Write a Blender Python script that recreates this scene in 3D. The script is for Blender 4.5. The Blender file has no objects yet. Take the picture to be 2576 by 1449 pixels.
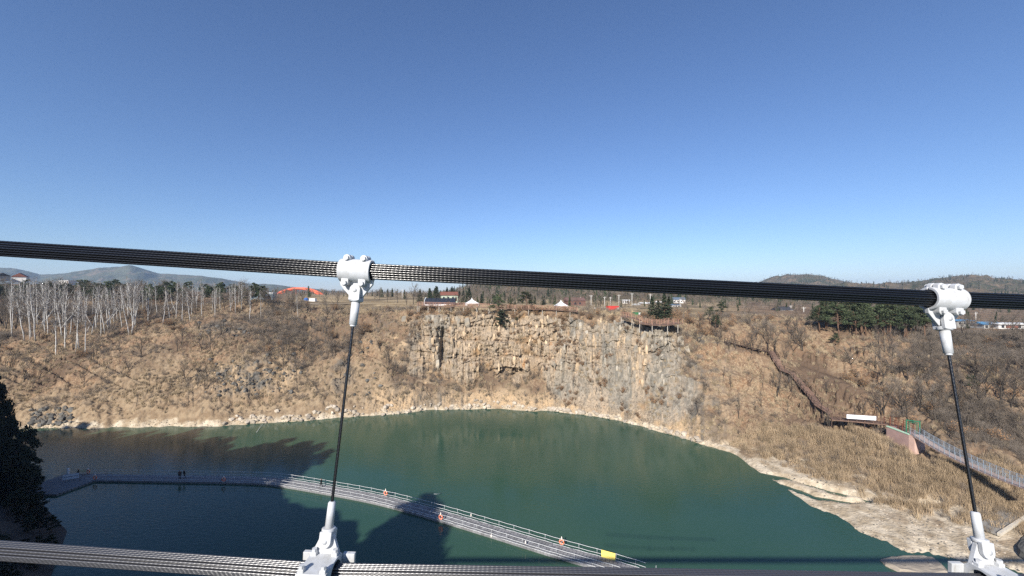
import bpy, math, random
import numpy as np
from mathutils import Vector, Matrix, Quaternion

sc = bpy.context.scene
COL = sc.collection
R = math.radians

# ------------------------------------------------------------------ camera, sky, sun, exposure
CAM_H = 36.0          # eye height above the water
F = 1002.0            # focal length in photo units (photo taken as 2576 wide)
CX, HOR = 1288.0, 735.0
cam_d = bpy.data.cameras.new("camera")
cam_d.lens = 14.0; cam_d.sensor_width = 36.0
cam_d.shift_y = 10.5 / 2576.0
cam_d.clip_start = 0.05; cam_d.clip_end = 40000.0
cam = bpy.data.objects.new("camera", cam_d); COL.objects.link(cam)
cam.location = (0, 0, CAM_H); cam.rotation_euler = (R(90), 0, 0)
sc.camera = cam

SUN_EL, SUN_AZ = R(31), R(200.5)          # azimuth clockwise from +Y: behind the viewer, a little to one side
world = bpy.data.worlds.new("World"); sc.world = world; world.use_nodes = True
wn = world.node_tree
sky = wn.nodes.new("ShaderNodeTexSky"); sky.sky_type = 'NISHITA'; sky.sun_disc = False
sky.sun_elevation = SUN_EL; sky.sun_rotation = SUN_AZ
sky.altitude = 100; sky.air_density = 1.0; sky.dust_density = 0.25; sky.ozone_density = 6.5
tint = wn.nodes.new("ShaderNodeMix"); tint.data_type = 'RGBA'; tint.blend_type = 'MULTIPLY'; tint.inputs[0].default_value = 1.0
tint.inputs[7].default_value = (1.05, 1.0, 1.06, 1)          # a clear winter sky, slightly towards violet all over
wn.links.new(sky.outputs[0], tint.inputs[6]); wn.links.new(tint.outputs[2], wn.nodes["Background"].inputs[0])
wn.nodes["Background"].inputs[1].default_value = 0.086

TO_SUN = Vector((math.sin(SUN_AZ) * math.cos(SUN_EL), math.cos(SUN_AZ) * math.cos(SUN_EL), math.sin(SUN_EL)))
sun_d = bpy.data.lights.new("sun", 'SUN'); sun_d.energy = 5.0; sun_d.angle = R(0.53); sun_d.color = (1.0, 0.945, 0.87)
sun = bpy.data.objects.new("sun", sun_d); COL.objects.link(sun)
sun.rotation_euler = (-TO_SUN).to_track_quat('-Z', 'Y').to_euler(); sun.location = (-60, -60, 120)

vs = sc.view_settings
vs.view_transform = 'Standard'; vs.look = 'None'; vs.exposure = 0.60; vs.gamma = 1.0; vs.use_curve_mapping = False
sc.cycles.max_bounces = 6; sc.cycles.diffuse_bounces = 2; sc.cycles.glossy_bounces = 3
sc.cycles.transparent_max_bounces = 8; sc.cycles.volume_bounces = 0
sc.cycles.use_denoising = False; sc.cycles.sample_clamp_indirect = 2.0

def at(px, py, Y):
    """world point at depth Y seen at photo position (px, py)"""
    return Vector(((px - CX) / F * Y, Y, CAM_H - (py - HOR) / F * Y))
def on_water(px, py):
    return at(px, py, CAM_H * F / (py - HOR))

# ------------------------------------------------------------------ materials
MAT = {}
def mat(name, col, rough=0.8, metal=0.0, spec=0.3, var=0.0, scale=3.0, col2=None, bump=0.0, bscale=20.0, objvar=0.0, coord='Object'):
    if name in MAT: return MAT[name]
    m = bpy.data.materials.new(name); m.use_nodes = True
    nt = m.node_tree; b = nt.nodes["Principled BSDF"]
    b.inputs["Roughness"].default_value = rough; b.inputs["Metallic"].default_value = metal
    b.inputs["Specular IOR Level"].default_value = spec
    b.inputs["Base Color"].default_value = (*col, 1)
    src = None
    if col2 is not None or var > 0 or bump > 0:
        tc = nt.nodes.new("ShaderNodeTexCoord")
        no = nt.nodes.new("ShaderNodeTexNoise"); no.inputs["Scale"].default_value = scale; no.inputs["Detail"].default_value = 5
        nt.links.new(tc.outputs[coord], no.inputs["Vector"])
    if col2 is None and var > 0:
        col2 = tuple(c * (1 - var) for c in col)
    if col2 is not None:
        rp = nt.nodes.new("ShaderNodeMapRange"); rp.inputs[1].default_value = 0.35; rp.inputs[2].default_value = 0.65
        nt.links.new(no.outputs["Fac"], rp.inputs[0])
        mx = nt.nodes.new("ShaderNodeMix"); mx.data_type = 'RGBA'
        mx.inputs[6].default_value = (*col, 1); mx.inputs[7].default_value = (*col2, 1)
        nt.links.new(rp.outputs[0], mx.inputs[0]); src = mx.outputs[2]
    if objvar > 0:
        oi = nt.nodes.new("ShaderNodeObjectInfo")
        mr = nt.nodes.new("ShaderNodeMapRange"); mr.inputs[3].default_value = 1 - objvar; mr.inputs[4].default_value = 1 + objvar
        nt.links.new(oi.outputs["Random"], mr.inputs[0])
        hs = nt.nodes.new("ShaderNodeHueSaturation")
        if src is None: hs.inputs["Color"].default_value = (*col, 1)
        else: nt.links.new(src, hs.inputs["Color"])
        nt.links.new(mr.outputs[0], hs.inputs["Value"]); src = hs.outputs[0]
    if src is not None: nt.links.new(src, b.inputs["Base Color"])
    if bump > 0:
        n2 = nt.nodes.new("ShaderNodeTexNoise"); n2.inputs["Scale"].default_value = bscale; n2.inputs["Detail"].default_value = 4
        nt.links.new(tc.outputs[coord], n2.inputs["Vector"])
        bp = nt.nodes.new("ShaderNodeBump"); bp.inputs["Strength"].default_value = bump
        nt.links.new(n2.outputs["Fac"], bp.inputs["Height"]); nt.links.new(bp.outputs[0], b.inputs["Normal"])
    MAT[name] = m
    return m

# ------------------------------------------------------------------ objects
def tag(o, label=None, cat=None, group=None, kind=None):
    if label: o["label"] = label
    if cat: o["category"] = cat
    if group: o["group"] = group
    if kind: o["kind"] = kind
    return o
def empty(name, loc=(0, 0, 0), rz=0.0, scale=1.0):
    o = bpy.data.objects.new(name, None); COL.objects.link(o)
    o.location = loc; o.rotation_euler = (0, 0, rz); o.scale = (scale,) * 3; o.empty_display_size = 0.2
    return o
def link(name, me, parent=None, loc=None):
    o = bpy.data.objects.new(name, me); COL.objects.link(o)
    if parent is not None: o.parent = parent
    if loc is not None: o.location = loc
    return o
def copy_tree(o, parent=None):
    c = o.copy(); COL.objects.link(c); c.parent = parent
    for ch in KIDS.get(o.name, []):
        copy_tree(ch, c)
    return c
KIDS = {}
def remember(root):
    KIDS[root.name] = list(root.children)
    for ch in root.children:
        if ch.children: KIDS[ch.name] = list(ch.children)
    return root

class MB:
    def __init__(s): s.v = []; s.f = []; s.sm = []
    def add(s, vs, fs, smooth=False):
        n = len(s.v); s.v += [tuple(p) for p in vs]; s.f += [tuple(i + n for i in f) for f in fs]; s.sm += [smooth] * len(fs)
    def box(s, c, size, rot=None):
        hx, hy, hz = size[0] / 2, size[1] / 2, size[2] / 2
        P = [Vector((x * hx, y * hy, z * hz)) for z in (-1, 1) for y in (-1, 1) for x in (-1, 1)]
        if rot is not None: P = [rot @ p for p in P]
        c = Vector(c)
        s.add([p + c for p in P], [(0, 2, 3, 1), (4, 5, 7, 6), (0, 1, 5, 4), (2, 6, 7, 3), (0, 4, 6, 2), (1, 3, 7, 5)])
        return s
    def bar(s, a, b, w, h, up=Vector((0, 0, 1))):
        a = Vector(a); b = Vector(b); d = (b - a)
        L = d.length
        if L < 1e-6: return s
        t = d / L; side = t.cross(up)
        if side.length < 1e-5: side = Vector((1, 0, 0))
        side.normalize(); u = side.cross(t)
        rot = Matrix((t, side, u)).transposed()
        return s.box((a + b) / 2, (L, w, h), rot)
    def tube(s, pts, rad, n=6, cap=True, smooth=True):
        pts = [Vector(p) for p in pts]
        if not hasattr(rad, '__len__'): rad = [rad] * len(pts)
        V = []; Fs = []
        ref = None
        for i, p in enumerate(pts):
            t = (pts[min(i + 1, len(pts) - 1)] - pts[max(i - 1, 0)]).normalized()
            if ref is None:
                ref = t.cross(Vector((0.31, 0.17, 1)))
                if ref.length < 0.1: ref = t.cross(Vector((1, 0, 0)))
            sd = (ref - t * ref.dot(t)).normalized(); up = t.cross(sd); ref = sd
            for k in range(n):
                a = 2 * math.pi * k / n
                V.append(p + (sd * math.cos(a) + up * math.sin(a)) * rad[i])
        for i in range(len(pts) - 1):
            for k in range(n):
                k2 = (k + 1) % n
                Fs.append((i * n + k, i * n + k2, (i + 1) * n + k2, (i + 1) * n + k))
        if cap:
            Fs.append(tuple(range(n - 1, -1, -1))); Fs.append(tuple(range((len(pts) - 1) * n, len(pts) * n)))
        s.add(V, Fs, smooth)
        return s
    def prism(s, poly, y0, y1):
        """polygon in XZ extruded along Y"""
        n = len(poly)
        V = [(x, y0, z) for x, z in poly] + [(x, y1, z) for x, z in poly]
        Fs = [tuple(range(n)), tuple(range(2 * n - 1, n - 1, -1))] + [(i, i + n, (i + 1) % n + n, (i + 1) % n) for i in range(n)]
        s.add(V, Fs); return s
    def mesh(s, name, m=None):
        me = bpy.data.meshes.new(name); me.from_pydata(s.v, [], s.f)
        if any(s.sm):
            me.polygons.foreach_set("use_smooth", s.sm)
        if m is not None: me.materials.append(m)
        me.update(); return me
    def build(s, name, m, parent=None, loc=None):
        return link(name, s.mesh(name, m), parent, loc)

def bevel(o, w=0.004, seg=2):
    md = o.modifiers.new("bevel", 'BEVEL'); md.width = w; md.segments = seg; md.limit_method = 'ANGLE'
    return o

# ------------------------------------------------------------------ noise in numpy
def h2(ix, iy, seed=0):
    n = (ix.astype(np.int64) * 374761393 + iy.astype(np.int64) * 668265263 + seed * 1442695041) & 0xFFFFFFFF
    n = ((n ^ (n >> 13)) * 1274126177) & 0xFFFFFFFF
    n = (n ^ (n >> 16)) & 0xFFFFFFFF
    return n.astype(np.float64) / 4294967295.0
def vn(x, y, seed=0):
    ix = np.floor(x); iy = np.floor(y); fx = x - ix; fy = y - iy
    fx = fx * fx * (3 - 2 * fx); fy = fy * fy * (3 - 2 * fy)
    a = h2(ix, iy, seed); b = h2(ix + 1, iy, seed); c = h2(ix, iy + 1, seed); d = h2(ix + 1, iy + 1, seed)
    return (a * (1 - fx) + b * fx) * (1 - fy) + (c * (1 - fx) + d * fx) * fy - 0.5
def fbm(x, y, seed=0, octv=4):
    t = 0; a = 1.0; f = 1.0
    for k in range(octv):
        t = t + a * vn(x * f + 17.3 * k, y * f - 9.1 * k, seed + k * 13); a *= 0.5; f *= 2.03
    return t
def worley(x, y, seed=0):
    ix = np.floor(x); iy = np.floor(y)
    f1 = np.full(x.shape, 9.0); f2 = np.full(x.shape, 9.0); idv = np.zeros(x.shape); lx = np.zeros(x.shape); ly = np.zeros(x.shape)
    for dx in (-1, 0, 1):
        for dy in (-1, 0, 1):
            cx = ix + dx; cy = iy + dy
            px = cx + 0.15 + 0.7 * h2(cx, cy, seed); py = cy + 0.15 + 0.7 * h2(cx, cy, seed + 5)
            d = np.hypot(px - x, py - y)
            nid = h2(cx, cy, seed + 9)
            near = d < f1
            f2 = np.where(near, f1, np.minimum(f2, d)); idv = np.where(near, nid, idv); lx = np.where(near, x - px, lx); ly = np.where(near, y - py, ly); f1 = np.where(near, d, f1)
    worley.local = (lx, ly)
    return f1, f2, idv
def sstep(a, b, x):
    t = np.clip((x - a) / (b - a), 0, 1); return t * t * (3 - 2 * t)
def ordinal(n):
    w = ["first", "second", "third", "fourth", "fifth", "sixth", "seventh", "eighth", "ninth", "tenth", "eleventh", "twelfth"]
    if n <= 12: return w[n - 1]
    s = "th" if 10 <= n % 100 <= 20 else {1: "st", 2: "nd", 3: "rd"}.get(n % 10, "th")
    return f"{n}{s}"
# ------------------------------------------------------------------ the gorge: one parametric sheet (columns = bearing, rows = shore to far plateau)
# each bearing: photo x, then (depth, height) of shore, toe, base, top, rim, plateau, far, farther
KEYS = [
 (-900, (92,0),(100,4),(122,14),(155,25),(195,33),(260,41),(420,44),(1200,42)),
 (-200, (100,0),(108,4),(130,14),(160,24.5),(200,33),(260,41),(420,44),(1200,40)),
 (100,  (106,0),(112,4.5),(131,14),(160,24.5),(200,33),(260,40),(420,43),(1200,38)),
 (300,  (105.8,0),(112,4),(130,14.5),(156,24.5),(190,32),(250,37.5),(420,40),(1200,36)),
 (450,  (106.4,0),(112,4),(130,15),(152,24.5),(180,31),(240,35),(420,36.5),(1200,34)),
 (650,  (108.6,0),(115,5),(132,17),(150,26),(170,31),(230,32.6),(420,33.5),(1200,33)),
 (850,  (115,0),(120,5),(134,17),(147,26.5),(156,28.9),(220,30.6),(420,31.8),(1200,33)),
 (1000, (118,0),(122,4),(132,16),(140,25),(146,28.9),(220,30.5),(420,31.8),(1200,33)),
 (1110, (122,0),(124.5,3),(131,9),(138,28),(142,29.4),(220,30.2),(420,31.5),(1200,33)),
 (1250, (124,0),(127,3),(131,8.5),(137,27.6),(140,29.5),(220,30),(420,31),(1200,33)),
 (1400, (119.5,0),(122.5,2.8),(127,8),(133,27),(137,29.4),(220,29.6),(420,30.5),(1200,33)),
 (1550, (112,0),(114.5,2.3),(119,7),(126,26),(131,28.6),(220,28.6),(420,30),(1200,33)),
 (1650, (103,0),(106,3),(111,8),(119,25.3),(126,28),(220,28),(420,29),(1200,33)),
 (1750, (95.7,0),(99,3),(108,10),(118,22),(130,27),(220,27.5),(420,28),(1200,33)),
 (1850, (89.5,0),(93,2.2),(103,9),(117,20),(136,27),(220,27.5),(420,28),(1200,32)),
 (1900, (80,0),(90,2.2),(99,8),(112,18),(136,27),(220,27),(420,27),(1200,32)),
 (2000, (70.5,0),(86,2.1),(96,8),(106,14.5),(132,26.3),(220,26.5),(420,26),(1200,32)),
 (2200, (58.2,0),(76,2.4),(87,8),(99,14.6),(126,25),(200,24.5),(420,22),(1200,30)),
 (2400, (53.4,0),(67,2.2),(79,7.5),(92,14.5),(118,22.6),(170,21),(420,19.5),(1200,28)),
 (2700, (49,0),(60,3),(72,9),(85,17),(110,24),(160,22),(420,20),(1200,28)),
 (3300, (40,0),(47,4),(56,10),(66,18),(84,25),(140,24),(420,22),(1200,28)),
 (4600, (25,0),(29,4),(34,10),(40,18),(52,26),(110,26),(420,24),(1200,28)),
]
kx = np.array([k[0] for k in KEYS], float)
kY = np.array([[p[0] for p in k[1:]] for k in KEYS], float)
kZ = np.array([[p[1] for p in k[1:]] for k in KEYS], float)
colx = np.concatenate([np.linspace(-900, -90, 40)[:-1], np.linspace(-90, 2660, 1400), np.linspace(2660, 4600, 70)[1:]])
NC = len(colx); U = (colx - CX) / F
def keycol(arr):
    out = np.stack([np.interp(colx, kx, arr[:, j]) for j in range(arr.shape[1])], 1)
    ker = np.exp(-np.linspace(-2, 2, 41) ** 2); ker /= ker.sum()
    pad = np.pad(out, ((20, 20), (0, 0)), 'edge')
    return np.stack([np.convolve(pad[:, j], ker, 'valid') for j in range(arr.shape[1])], 1)
cY = keycol(kY); cZ = keycol(kZ)
sh_n = fbm(colx / 60, colx * 0 + 3, 11, 4) * 3.0 * np.clip((colx - 0) / 200, 0.3, 1)        # uneven waterline
cY[:, 0] += sh_n * 0.6; cY[:, 1] += sh_n * 0.4
# prepend the river bed, append the horizon
cY = np.concatenate([cY[:, :1] - 14, cY, np.full((NC, 1), 6000.0)], 1)
cZ = np.concatenate([np.full((NC, 1), -5.0), cZ, np.full((NC, 1), 33.0)], 1)
SUB = [8, 42, 54, 120, 34, 50, 40, 14, 10]
rowpos = []
for k, n in enumerate(SUB): rowpos += list(k + np.arange(n) / n)
rowpos = np.array(rowpos + [len(SUB)]); NR = len(rowpos)
k0 = np.minimum(rowpos.astype(int), len(SUB) - 1); ft = rowpos - k0
TY = cY[:, k0] * (1 - ft) + cY[:, k0 + 1] * ft
TZ = cZ[:, k0] * (1 - ft) + cZ[:, k0 + 1] * ft
RP = np.broadcast_to(rowpos, TY.shape); PX = np.broadcast_to(colx[:, None], TY.shape)
# round the profile off where there is no cliff
edge_n = fbm(PX / 70, TZ / 5, 21, 4) * 130
row_n = RP + fbm(PX / 45, PX * 0 + 2, 23, 4) * 0.75
cliff = sstep(1000, 1090, PX + edge_n) * (1 - sstep(1680, 1790, PX + edge_n)) * sstep(2.5, 3.1, row_n + 1.15 * sstep(1330, 1450, PX + edge_n * .5) * (1 - sstep(1660, 1770, PX + edge_n * .5))) * (1 - sstep(4.0, 4.5, row_n))
cl_col = (sstep(980, 1080, colx) * (1 - sstep(1700, 1790, colx)))[:, None]
for _ in range(14):
    for A in (TY, TZ):
        sm = A.copy(); sm[:, 1:-1] = (A[:, :-2] + 2 * A[:, 1:-1] + A[:, 2:]) / 4
        lim = ((RP > 1.15) & (RP < 6.5)) * (1 - cl_col * (RP > 2.5) * (RP < 4.8))
        A += (sm - A) * lim
TX = U[:, None] * TY
s_arc = np.cumsum(np.hypot(np.gradient(TX[:, 120]), np.gradient(TY[:, 120])))[:, None] + 0 * TX   # length along the cliff
land = sstep(1.0, 1.7, RP)
near = 1 - sstep(5.2, 6.6, RP)
flat = sstep(1830, 1950, PX) * (1 - sstep(1.9, 2.3, RP))
amp = land * near * (1 - cliff) * (1 - 0.85 * flat)
rough_zone = 1 - 0.6 * sstep(4.9, 5.3, RP)
TZ = TZ + amp * rough_zone * (fbm(TX / 14, TY / 14, 1, 4) * 2.6 + fbm(TX / 3.2, TY / 3.2, 2, 3) * 1.0 + (np.abs(fbm(TX / 1.3, TY / 1.3, 4, 2)) - 0.2) * 1.15)
TZ = TZ + (1 - near) * fbm(TX / 160, TY / 160, 6, 3) * 3.0 * (1 - sstep(7.5, 8.5, RP))
gul = np.abs(fbm(s_arc / 22 + 0.15 * TZ, TZ / 60, 31, 3))
TZ = TZ - amp * sstep(2.0, 3.0, RP) * (1 - sstep(4.2, 5, RP)) * 2.4 * np.exp(-(gul / 0.06) ** 2)
# scree: lumpy dark rock lying on the slope
def blob(x0, y0, rx, ry):
    py = HOR + (CAM_H - TZ) / TY * F
    return np.exp(-(((PX - x0) / rx) ** 2 + ((py - y0) / ry) ** 2) ** 2)
scree = sstep(-.3, .12, fbm(TX / 5, TY / 5 + TZ / 4, 39, 4)) * np.clip(blob(600, 955, 130, 50) + blob(128, 1048, 62, 32) + 0.8 * blob(560, 830, 70, 22) + 0.7 * blob(700, 925, 60, 40) + 0.8 * blob(860, 940, 30, 60), 0, 1)
w1, w2, wid = worley(TX / 0.95, TY / 0.95 + TZ / 0.9, 41)
TZ = TZ + scree * (np.clip(w2 - w1, 0, 0.5) * 1.3 + wid * 0.6 - 0.4)
# toe of the cliff: broken stones
toe = sstep(1.0, 1.2, RP) * (1 - sstep(1.9, 2.5, RP)) * sstep(880, 960, PX) * (1 - sstep(1760, 1850, PX))
w1, w2, wid = worley(TX / 0.8, TY / 0.7 + TZ / 0.8, 43)
TZ = TZ + toe * (np.clip(w2 - w1, 0, 0.5) * 1.0 + wid * 0.4 - 0.35)
# cliff: broken basalt columns in two storeys, recesses, cave, cleft
wob = fbm(s_arc / 6, TZ / 6, 51, 3)
la1, la2, laid = worley(s_arc / 4.6 + wob * 0.6, TZ / 6.5 + wob * 0.35, 61); lax, lay = worley.local
mb1, mb2, mbid = worley(s_arc / 0.95 + wob * 0.5, TZ / 8.0 + wob * 0.6 + laid * 3, 62); mbx, mby = worley.local
sc1, sc2, scid = worley(s_arc / 0.55 + wob * 0.5, TZ / 1.9 + mbid * 4 + wob, 63); scx, scy = worley.local
disp = (laid - 0.5) * 1.3 + (mbid - 0.5) * 1.2 + (scid - 0.5) * 0.6 - 1.3
disp += ((laid * 7.3) % 1 - 0.5) * 1.5 * lax + ((laid * 13.7) % 1 - 0.5) * 1.8 * lay + ((mbid * 11.3) % 1 - 0.5) * 1.5 * mbx + ((mbid * 5.9) % 1 - 0.5) * 2.0 * mby + ((scid * 9.1) % 1 - 0.5) * 0.7 * scx
disp -= 1.0 * np.exp(-((la2 - la1) / 0.045) ** 2) * (laid > .35) + 0.6 * np.exp(-((mb2 - mb1) / 0.07) ** 2) + 0.15 * np.exp(-((sc2 - sc1) / 0.10) ** 2)
disp += fbm(s_arc / 9, TZ / 5, 64, 4) * 2.2 + fbm(s_arc / 0.7, TZ / 0.7, 65, 2) * 0.35
ledge = fbm(s_arc / 18, s_arc * 0 + 1, 71, 3) * 3
for zl, dp in ((19.5, 1.3), (14.5, 0.9), (24.0, 0.7)):
    disp += dp * (1 - sstep(-0.25, 0.25, TZ - zl - ledge)) - 0.9 * np.exp(-((TZ - zl - ledge) / 0.28) ** 2)
calm = 1 - 0.4 * sstep(1320, 1420, PX) * (1 - sstep(13, 17, TZ)) - 0.2 * sstep(1420, 1560, PX)
disp = disp * calm
pyv = HOR + (CAM_H - TZ) / TY * F
disp -= 4.5 * np.exp(-((PX - 1113) / 7.5) ** 2) * sstep(822, 845, pyv) * (1 - sstep(905, 925, pyv))
arch = np.clip(1 - ((PX - 1272) / 50) ** 2, 0, 1)
cave = sstep(0.0, 0.5, arch) * sstep(-1, 5, pyv - (936 - 14 * np.sqrt(arch))) * (1 - sstep(940, 962, pyv))
disp -= 3.6 * cave * (0.75 + 0.9 * fbm(s_arc / 0.9, TZ / 0.5, 75, 2))
disp = disp * cliff * (.35 + .65 * sstep(3.0, 9.0, TZ))
dist = np.hypot(TX, TY)
TX = TX * (1 - disp / dist); TY = TY * (1 - disp / dist)
TZ = TZ + cliff * fbm(s_arc / 1.2, TZ / 1.2, 81, 2) * 0.5
# shallow stream channels through the sand spit
def channel(pts, w, depth):
    global TZ
    P = [on_water(*p) for p in pts]
    d = np.full(TX.shape, 1e9)
    for a, b in zip(P[:-1], P[1:]):
        ax, ay, bx, by = a.x, a.y, b.x, b.y
        L2 = (bx - ax) ** 2 + (by - ay) ** 2
        t = np.clip(((TX - ax) * (bx - ax) + (TY - ay) * (by - ay)) / L2, 0, 1)
        d = np.minimum(d, np.hypot(TX - ax - t * (bx - ax), TY - ay - t * (by - ay)))
    d = d + fbm(TX / 2.5, TY / 2.5, 91, 3) * 0.9
    k = np.exp(-(d / w) ** 4)
    TZ = TZ * (1 - k) + np.minimum(TZ, -depth) * k
spit = sstep(1800, 1880, PX) * sstep(0.9, 1.05, RP) * (1 - sstep(1.75, 2.05, RP))
TZ = TZ * (1 - spit) + (np.minimum(TZ, 0.22 + 0.4 * TZ) + 0.10 + fbm(TX / 3, TY / 3, 95, 3) * 0.25) * spit
channel([(1840, 1178), (1870, 1184), (1992, 1211), (2094, 1241), (2196, 1265), (2277, 1279), (2365, 1281)], 0.95, 0.25)
channel([(1860, 1203), (1915, 1209), (1979, 1226), (2050, 1253), (2128, 1267), (2196, 1270)], 0.75, 0.2)
PYV = HOR + (CAM_H - TZ) / TY * F
TU = TX / TY * F + CX

# colour masks
sandm = (1 - sstep(0.5, 1.3, TZ + fbm(TX / 2, TY / 2, 101, 3) * 1.6 - 0.25 * sstep(1830, 1950, PX))) * (RP < 2.4)
sandm = np.clip(sandm, 0, 1)
beach = sstep(2000, 2150, PX) * (1 - sstep(1.0, 1.9, RP + fbm(TX / 5, TY / 5, 103, 3) * 0.9 + 0.15)) * (RP < 2)
sandm = np.maximum(sandm, beach)
lowrock = sstep(1330, 1440, PX + edge_n) * (1 - sstep(1690, 1770, PX + edge_n)) * sstep(1.3, 1.9, RP) * (1 - sstep(4.3, 4.6, RP)) * sstep(-.35, .05, fbm(TX / 4, TZ / 4, 106, 3) + .1)
blend_r = sstep(-.08, .22, fbm(TX / 4, TZ / 3 + TY / 6, 113, 4)) * np.maximum(sstep(1640, 1740, PX) * (1 - sstep(1770, 1890, PX)), sstep(930, 1010, PX) * (1 - sstep(1080, 1130, PX))) * sstep(1.6, 2.2, RP) * (1 - sstep(4.2, 4.6, RP)) * .85
lowrock = np.maximum(lowrock, blend_r)
rockm = np.clip(np.maximum(cliff * sstep(-0.5, -0.15, fbm(s_arc / 4, TZ / 4, 105, 3) + 0.1), np.maximum(np.maximum(scree, toe * 0.8), lowrock)), 0, 1)
fieldm = sstep(4.95, 5.2, RP) * sstep(690, 780, PX) * (1 - sstep(1780, 1900, PX))
greym = np.clip(0.40 + 1.3 * fbm(s_arc / 5, TZ / 9, 107, 5) + 0.7 * (mbid - .5) + 0.28 * sstep(1400, 1650, PX) - 0.3 * lowrock * (1 - cliff) - 0.75 * np.exp(-((PX - 1270) / 130) ** 2) + 0.35 * sstep(20, 25, TZ) + scree * 0.8 - toe * 0.2, 0, 1)

def grid_mesh(name, X, Y, Z, fmask, attrs, m):
    nc, nr = X.shape
    idx = np.arange(nc * nr).reshape(nc, nr)
    q = np.stack([idx[:-1, :-1], idx[1:, :-1], idx[1:, 1:], idx[:-1, 1:]], -1)
    q = q[fmask].reshape(-1, 4) if fmask is not None else q.reshape(-1, 4)
    used = np.unique(q); remap = np.full(nc * nr, -1); remap[used] = np.arange(len(used))
    co = np.stack([X.ravel(), Y.ravel(), Z.ravel()], 1)[used]
    q = remap[q]
    me = bpy.data.meshes.new(name)
    me.vertices.add(len(co)); me.vertices.foreach_set("co", co.astype(np.float32).ravel())
    me.loops.add(q.size); me.loops.foreach_set("vertex_index", q.astype(np.int32).ravel())
    me.polygons.add(len(q)); me.polygons.foreach_set("loop_start", np.arange(0, q.size, 4, dtype=np.int32))
    me.update(calc_edges=True)
    for an, arr in attrs.items():
        at_ = me.attributes.new(an, 'FLOAT', 'POINT'); at_.data.foreach_set("value", arr.ravel()[used].astype(np.float32))
    me.materials.append(m)
    return me

def node_mix(nt, fac, a, b):
    mx = nt.nodes.new("ShaderNodeMix"); mx.data_type = 'RGBA'
    for sock, val in ((0, fac), (6, a), (7, b)):
        if isinstance(val, tuple): mx.inputs[sock].default_value = (*val, 1)
        elif isinstance(val, float): mx.inputs[sock].default_value = val
        else: nt.links.new(val, mx.inputs[sock])
    return mx.outputs[2]
def node_noise(nt, scale, lo=0.4, hi=0.6, vec=None, detail=6, stretch=None):
    no = nt.nodes.new("ShaderNodeTexNoise"); no.inputs["Scale"].default_value = scale; no.inputs["Detail"].default_value = detail
    ge = nt.nodes.new("ShaderNodeNewGeometry"); v = ge.outputs["Position"]
    if stretch:
        mp = nt.nodes.new("ShaderNodeMapping"); mp.inputs["Scale"].default_value = stretch
        nt.links.new(v, mp.inputs["Vector"]); v = mp.outputs[0]
    nt.links.new(v, no.inputs["Vector"])
    mr = nt.nodes.new("ShaderNodeMapRange"); mr.inputs[1].default_value = lo; mr.inputs[2].default_value = hi
    nt.links.new(no.outputs["Fac"], mr.inputs[0]); return mr.outputs[0]
def node_attr(nt, name):
    a = nt.nodes.new("ShaderNodeAttribute"); a.attribute_name = name; return a.outputs["Fac"]
def node_bump(nt, scale, strength, dist=0.2):
    no = nt.nodes.new("ShaderNodeTexNoise"); no.inputs["Scale"].default_value = scale; no.inputs["Detail"].default_value = 5
    ge = nt.nodes.new("ShaderNodeNewGeometry"); nt.links.new(ge.outputs["Position"], no.inputs["Vector"])
    bp = nt.nodes.new("ShaderNodeBump"); bp.inputs["Strength"].default_value = strength; bp.inputs["Distance"].default_value = dist
    nt.links.new(no.outputs["Fac"], bp.inputs["Height"])
    nt.links.new(bp.outputs[0], nt.nodes["Principled BSDF"].inputs["Normal"])

def terrain_material():
    m = bpy.data.materials.new("slope_ground"); m.use_nodes = True; nt = m.node_tree; b = nt.nodes["Principled BSDF"]
    b.inputs["Roughness"].default_value = 0.95; b.inputs["Specular IOR Level"].default_value = 0.1
    lit = node_mix(nt, node_noise(nt, 0.16), (0.235, 0.145, 0.085), (0.24, 0.178, 0.114))          # leaf litter / dry grass
    lit = node_mix(nt, node_noise(nt, 0.75, 0.42, 0.62), lit, (0.155, 0.10, 0.064))
    lit = node_mix(nt, node_noise(nt, 2.6, 0.5, 0.66), lit, (0.33, 0.245, 0.155))
    lit = node_mix(nt, node_noise(nt, 0.05, 0.48, 0.62), lit, (0.125, 0.086, 0.058))
    lit = node_mix(nt, node_attr(nt, "brush"), lit, node_mix(nt, node_noise(nt, .9), (0.165, 0.112, 0.072), (0.125, 0.096, 0.07)))
    lit = node_mix(nt, node_attr(nt, "straw"), lit, node_mix(nt, node_noise(nt, .6), (0.31, 0.235, 0.152), (0.215, 0.155, 0.098)))
    fld = node_mix(nt, node_noise(nt, 0.12, 0.4, 0.6, stretch=(0.25, 1.0, 1.0)), (0.42, 0.32, 0.19), (0.26, 0.19, 0.105))
    fld = node_mix(nt, node_noise(nt, 0.02, 0.5, 0.56), fld, (0.20, 0.15, 0.09))
    c = node_mix(nt, node_attr(nt, "field"), lit, fld)
    tan = node_mix(nt, node_noise(nt, 0.9), (0.47, 0.335, 0.20), (0.36, 0.27, 0.175))
    gry = node_mix(nt, node_noise(nt, 0.8), (0.085, 0.08, 0.07), (0.15, 0.138, 0.117))
    rk = node_mix(nt, node_attr(nt, "grey"), tan, gry)
    c = node_mix(nt, node_attr(nt, "rock"), c, rk)
    snd = node_mix(nt, node_noise(nt, 0.5), (0.54, 0.46, 0.345), (0.36, 0.29, 0.20))
    c = node_mix(nt, node_attr(nt, "sand"), c, snd)
    nt.links.new(c, b.inputs["Base Color"]); node_bump(nt, 2.2, 0.7, 0.35)
    return m
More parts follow.
